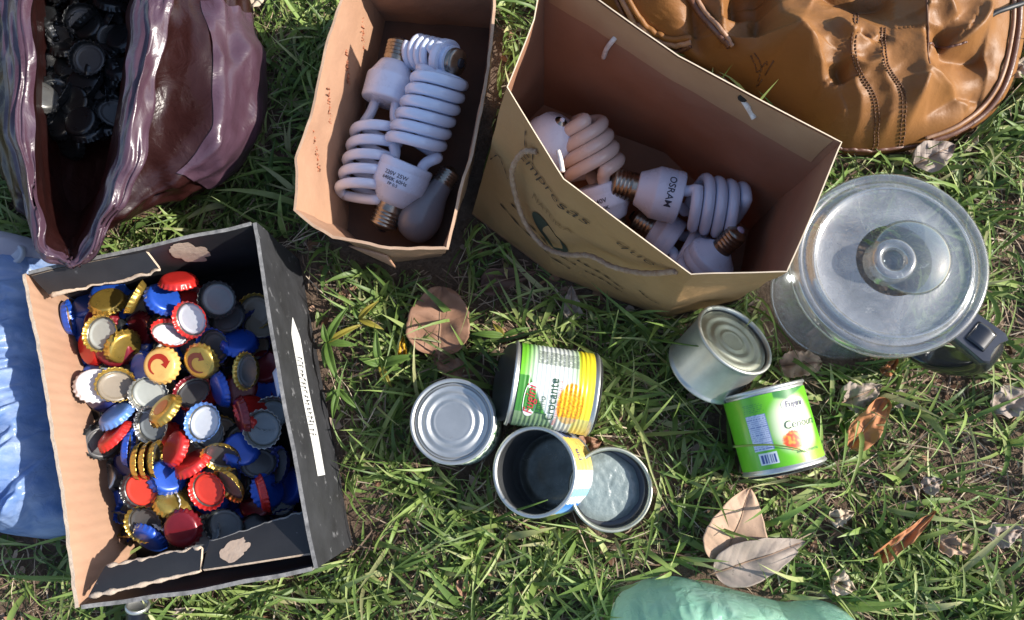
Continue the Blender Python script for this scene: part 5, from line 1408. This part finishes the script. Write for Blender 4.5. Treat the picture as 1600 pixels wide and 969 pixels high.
m = MB(); m.loft(rows[i0:i1 + 1]); m.build('rolled_rim', [M_maroon_rim], mb_, org=pc)
m = MB(); m.loft(rows[i1:]); m.build('bag_film', [M_maroon], mb_, org=pc)
ka, kb_ = int(7.7 / 13 * NS), int(10.3 / 13 * NS); pan = []
for j in range(sum(steps[:6]) - 2, len(rows) - 4):
    tj = (j - sum(steps[:6])) / 20; row = []
    for k in range(ka, kb_):
        p = rows[j][k]; row.append(p + Vector((p.x - pc.x, p.y - pc.y, .03)).normalized() * (.0022 + .004 * max(0, noise.noise(p * 30))))
    pan.append(row)
m = MB(); m.loft(pan, False); m.build('folded_panel', [M_maroon_rim], mb_, org=pc)
m = MB(); c = m.vert(at(150, 120, .04)); ids = [m.vert(p) for p in rows[0]]
for k in range(NS): m.face((c, ids[k], ids[(k + 1) % NS]))
m.build('bag_floor', [M_maroon], mb_, org=pc)
DG = 'dark bottle caps inside the maroon bag'
random.seed(21)
for i in range(60):
    x = random.uniform(66, 200); y = random.uniform(-30, 225)
    if x < 66 + max(0, y - 150) * .16 or x > 200 - max(0, y - 60) * .16: continue
    cap(x, y, random.uniform(.056, .072), random.choice('ooi'), random.uniform(0, 360), random.uniform(0, 55), random.choice(['black', 'black', 'black']), 'dark', 'dark bottle cap lying deep inside the maroon plastic bag', DG)
cap(64, 150, .088, 'o', 20, 55, 'silver', '', 'greyish cap leaning on the left inner side of the maroon bag', DG)
cap(127, 190, .078, 'o', 90, 8, 'black', '', 'dark cap lying flat on top of the pile in the maroon bag', DG)
cap(138, 92, .078, 'i', 300, 12, 'black', 'dark', 'dark cap inside up near the middle of the maroon bag', DG)

# ------------------------------------------------------------------ dark metal tube under the box, cord, leaves, weeds
q0, q1 = at(215, 944, .040), at(213, 1040, .010)
tb = thing('metal_tube', 'dark tube with a pale rimmed end sticking out below the black box', 'tube', q1, frame_q(q0 - q1, (0, 0, 1)))
Lt = (q0 - q1).length
m = MB(); m.lathe([(0, 0), (.0085, 0), (.0092, .001), (.0092, Lt - .003)], 36); m.build('tube_body', [pbr('dark_blue_black_metal', (.018, .02, .03), rough=.35, metal=.5)], tb)
m = MB(); m.lathe([(.0092, Lt - .004), (.0100, Lt - .0034), (.0100, Lt - .001), (.0092, Lt), (.0078, Lt - .0005), (.0074, Lt - .002), (0, Lt - .002)], 36); m.build('rim', [M_tin], tb)

def leaf_mat(nm, c, c2, vein=None):
    return pbr(nm, c, rough=.62, col2=c2, nscale=55, amount=.9, bump=.35, bscale=180, speck=tuple(x * .5 for x in c), sscale=110, sthr=.66, trans=.12, spec=.3)
LM = dict(brown=leaf_mat('brown_leaf', (.36, .20, .13), (.22, .12, .075)), tan=leaf_mat('tan_leaf', (.50, .34, .235), (.38, .25, .17)), grey=leaf_mat('grey_brown_leaf', (.40, .33, .28), (.27, .21, .17)),
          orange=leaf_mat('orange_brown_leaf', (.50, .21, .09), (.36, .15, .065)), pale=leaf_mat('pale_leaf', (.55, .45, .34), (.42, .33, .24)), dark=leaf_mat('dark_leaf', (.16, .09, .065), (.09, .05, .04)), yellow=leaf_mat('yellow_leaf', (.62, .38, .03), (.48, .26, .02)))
M_vein = pbr('leaf_midrib', (.30, .19, .12), rough=.7)
def leaf(a, b, width, mat,  label, z0=.010, z1=.014, curl=.25, wave=.003, shape=.45, tilt=0.0, seed=0.0, group='fallen dry leaves', blunt=1.0, veins=7):
    if width < 50: wave *= 2.2; curl *= 1.7
    A, B = at(*a, z0), at(*b, z1); L = (B - A).length; x = (B - A).normalized(); s = Vector((0, 0, 1)).cross(x).normalized(); s = (s + Vector((0, 0, 1)) * math.tan(tilt)).normalized(); n = x.cross(s)
    W = width / 1650 / 2 * 1.0
    def prof(t):
        return W * (max(0, math.sin(math.pi * t ** shape)) ** (.75 * blunt)) * (1 + .06 * noise.noise(Vector((t * 9, seed, 0))))
    def P(u, v):
        w = prof(min(.9995, max(.0005, u))); q = (v - .5) * 2
        e = 1 + .07 * noise.noise(Vector((u * 5, q * .5 + seed, seed))) + (.30 * noise.noise(Vector((u * 9, seed * 3.1, q))) if width < 50 and mat in ('pale', 'grey', 'tan') else 0)
        z = abs(q) ** 1.6 * curl * w + wave * noise.noise(Vector((u * 4 + seed, q * 1.5, seed))) + math.sin(u * math.pi) * L * .05
        z -= .0004 * max(0, math.cos((u - abs(q) * .18) * veins * 2 * math.pi)) ** 6 * (abs(q) < .95) + .0012 * math.exp(-(q / .08) ** 2)
        return A + x * (L * u) + s * (w * q * e) + n * z
    o = thing('dry_leaf', label, 'leaf', A, None, group)
    m = MB(); m.slab(P, n, .0004, 64, 28, (0, 0, 0)); m.build('blade', [LM[mat]], o, org=A)
    m = MB(); pts = [A + x * (-L * .07) + n * .001] + [P(u, .5) + n * .0007 for u in np.linspace(0.01, .95, 24)]
    m.tube(pts, [.0009 * (1 - .7 * i / 24) for i in range(25)], 6); m.build('midrib', [M_vein], o, org=A)
    return o
leaf((686, 555), (690, 448), 98, 'brown', 'broad round brown leaf half in shade above the ringed can', .016, .018, .10, .008, .75, seed=1, blunt=.6)
leaf((735, 592), (668, 552), 40, 'brown', 'curled brown leaf under the broad round leaf', .004, .006, .2, seed=2)
leaf((1128, 884), (1172, 762), 92, 'tan', 'large tan leaf standing upright behind a greyish one near the green bag', .014, .022, .22, .003, .62, tilt=.15, seed=3)
leaf((1116, 895), (1258, 846), 60, 'grey', 'greyish brown leaf with side veins lying in front of the tan leaf', .018, .020, .22, .003, .62, seed=4, veins=9)
leaf((1366, 872), (1462, 798), 24, 'orange', 'narrow orange brown leaf in the grass at the lower right', .018, .024, .5, .003, .45, seed=5)
leaf((1298, 905), (1338, 922), 36, 'pale', 'small pale leaf just right of the green bag', .016, .018, .3, seed=6)
leaf((1328, 700), (1384, 622), 40, 'orange', 'orange brown leaf standing beside grey leaves right of the green can', .014, .022, .25, .003, .7, seed=7, blunt=.6)
leaf((1318, 628), (1380, 602), 42, 'grey', 'grey leaf behind the orange brown one right of the green can', .012, .014, .2, seed=8)
leaf((1392, 630), (1418, 608), 26, 'grey', 'small grey leaf fragment right of the orange brown leaf', .012, .014, .2, seed=9)
leaf((1216, 572), (1284, 566), 40, 'tan', 'pinkish tan leaf between the plain can and the jar', .010, .012, .2, .003, .8, seed=10, blunt=.6)
leaf((1428, 258), (1492, 226), 50, 'grey', 'grey leaf below the backpack near the jar', .012, .018, .2, .005, .7, seed=11)
leaf((372, 48), (408, -12), 44, 'pale', 'pale dry leaf at the top edge beside the maroon bag', .016, .024, .3, .004, .6, seed=12)
leaf((1548, 640), (1606, 612), 44, 'grey', 'grey leaf at the right edge level with the jar handle', .012, .014, .2, .004, .8, seed=13)
leaf((893, 500), (893, 446), 30, 'grey', 'grey leaf in the shadow under the front of the paper bag', .006, .010, .2, seed=14)
leaf((752, 448), (838, 425), 42, 'dark', 'dark leaf in the shadow between the kraft box and the paper bag', .006, .008, .2, seed=15)
leaf((1440, 762), (1476, 748), 24, 'grey', 'small grey leaf above the narrow orange one', .010, .012, .3, seed=16)
leaf((1296, 812), (1336, 800), 26, 'pale', 'small pale leaf scrap right of the tan leaf', .010, .012, .3, seed=17)
leaf((1462, 846), (1530, 862), 28, 'tan', 'tan leaf lying in the grass near the lower right corner', .010, .012, .3, seed=18)
leaf((1545, 838), (1600, 826), 34, 'grey', 'grey leaf at the right edge near the lower corner', .010, .012, .3, seed=19)
leaf((628, 560), (630, 525), 18, 'yellow', 'small yellow leaf left of the broad round leaf', .014, .018, .3, seed=20)
leaf((532, 470), (560, 445), 16, 'brown', 'small brown leaf right of the black box corner', .006, .008, .3, seed=21)
leaf((722, 905), (726, 938), 18, 'brown', 'small brown leaf below the open cans near the bottom edge', .010, .012, .3, seed=22)
leaf((270, 966), (306, 950), 26, 'grey', 'grey leaf at the bottom edge beside the dark tube', .008, .012, .3, seed=23)
leaf((1576, 118), (1612, 92), 34, 'pale', 'pale leaf at the right edge beside the backpack', .012, .016, .3, seed=24)
leaf((1508, 236), (1530, 198), 16, 'pale', 'thin pale leaf under the backpack seam', .008, .012, .3, seed=25)
leaf((906, 700), (940, 690), 34, 'brown', 'brown leaf crumb between the corn can and the shallow tin', .006, .008, .4, seed=26)
leaf((438, 232), (452, 262), 28, 'dark', 'dark grey leaf in the shade left of the kraft box', .006, .008, .3, seed=27)
leaf((1380, 585), (1402, 560), 18, 'orange', 'small orange leaf under the jar', .006, .010, .3, seed=28)

M_weed = pbr('weed_leaf', (.13, .22, .04), rough=.55, col2=(.08, .15, .025), nscale=60, trans=.3, spec=.4, bump=.2, bscale=200)
M_weed_y = pbr('yellowing_weed_leaf', (.36, .28, .04), rough=.5, col2=(.26, .24, .04), nscale=60, trans=.3, spec=.4)
def weed(c, leaves, label, stemz=.022):
    C0 = at(*c, .0); o = thing('weed', label, 'weed', C0, None, 'broad leaved weeds by the box')
    m = MB(); m.tube([C0, C0 + Vector((.0008, .0005, stemz * .6)), C0 + Vector((0, 0, stemz))], .0011, 6); m.build('stem', [M_weed], o, org=C0)
    for (tx, ty, w, z, yel) in leaves:
        A = C0 + Vector((0, 0, stemz)); B = at(tx, ty, z); x = (B - A); L = x.length; x.normalize(); s = Vector((0, 0, 1)).cross(x).normalized(); n = x.cross(s); W = w * .8 / 1650 / 2
        def P(u, v):
            q = (v - .5) * 2; ww = W * max(.02, math.sin(math.pi * min(.999, u) ** .65)) ** .8
            return A + x * (L * u) + s * (ww * q) + n * (abs(q) * ww * .35 + math.sin(math.pi * u) * L * .14 - .0006 * math.exp(-(q / .1) ** 2))
        m = MB(); m.slab(P, n, .0003, 22, 8, (0, 0, 0)); m.build('leaf', [M_weed_y if yel else M_weed], o, org=A if False else C0)
weed((522, 540), [(545, 478, 17, .03, 0), (560, 540, 15, .02, 0), (530, 600, 18, .025, 0), (505, 505, 14, .03, 0), (572, 505, 12, .02, 1), (508, 575, 14, .02, 0)], 'broad leaved green weed right next to the black box label')
weed((602, 574), [(588, 515, 16, .03, 0), (655, 555, 18, .03, 0), (612, 605, 14, .02, 1), (560, 560, 15, .028, 0), (640, 582, 12, .02, 0)], 'green weed with a yellow leaf between the box and the ringed can')
weed((570, 505), [(592, 470, 12, .028, 1), (552, 480, 11, .022, 0), (600, 515, 12, .02, 1)], 'small yellowing weed above the other two weeds')
weed((790, 530), [(735, 522, 14, .024, 0), (830, 512, 12, .02, 0), (770, 505, 12, .02, 1)], 'small weed just above the corn can')
weed((540, 612), [(520, 655, 14, .02, 0), (560, 640, 12, .02, 0), (508, 628, 12, .018, 0)], 'small green weed below the yellow leaved one at the box side')
# a bent grass stem lying across the open can and others over the cans
def stem(pts, label, r=.0011):
    C = cmesh([at(*p) for p in pts], 30, False); m = MB(); m.tube(C, [r * (1 - .75 * i / 29) for i in range(30)], 6, flat=.4)
    return tag(m.build('grass_stem', [M_weed if 'green' in label else straw1], org=C[0]), label, 'grass stem')
straw1 = pbr('pale_straw_stem', (.42, .36, .20), rough=.7)
stem([(770, 815, .012), (800, 800, .045), (830, 790, .066), (856, 781, .068)], 'green grass stem leaning over the rim of the open can', .0016)
stem([(1020, 530, .02), (1060, 537, .06), (1098, 542, .076)], 'green grass stem lying on the plain silver can', .0014)
stem([(1145, 698, .072), (1200, 695, .078), (1240, 700, .077), (1262, 707, .070)], 'dark green grass stem lying across the green labelled can', .0010)
stem([(1236, 602, .055), (1250, 650, .066), (1262, 712, .060)], 'slim green grass stem running down the right side of the green labelled can', .0010)
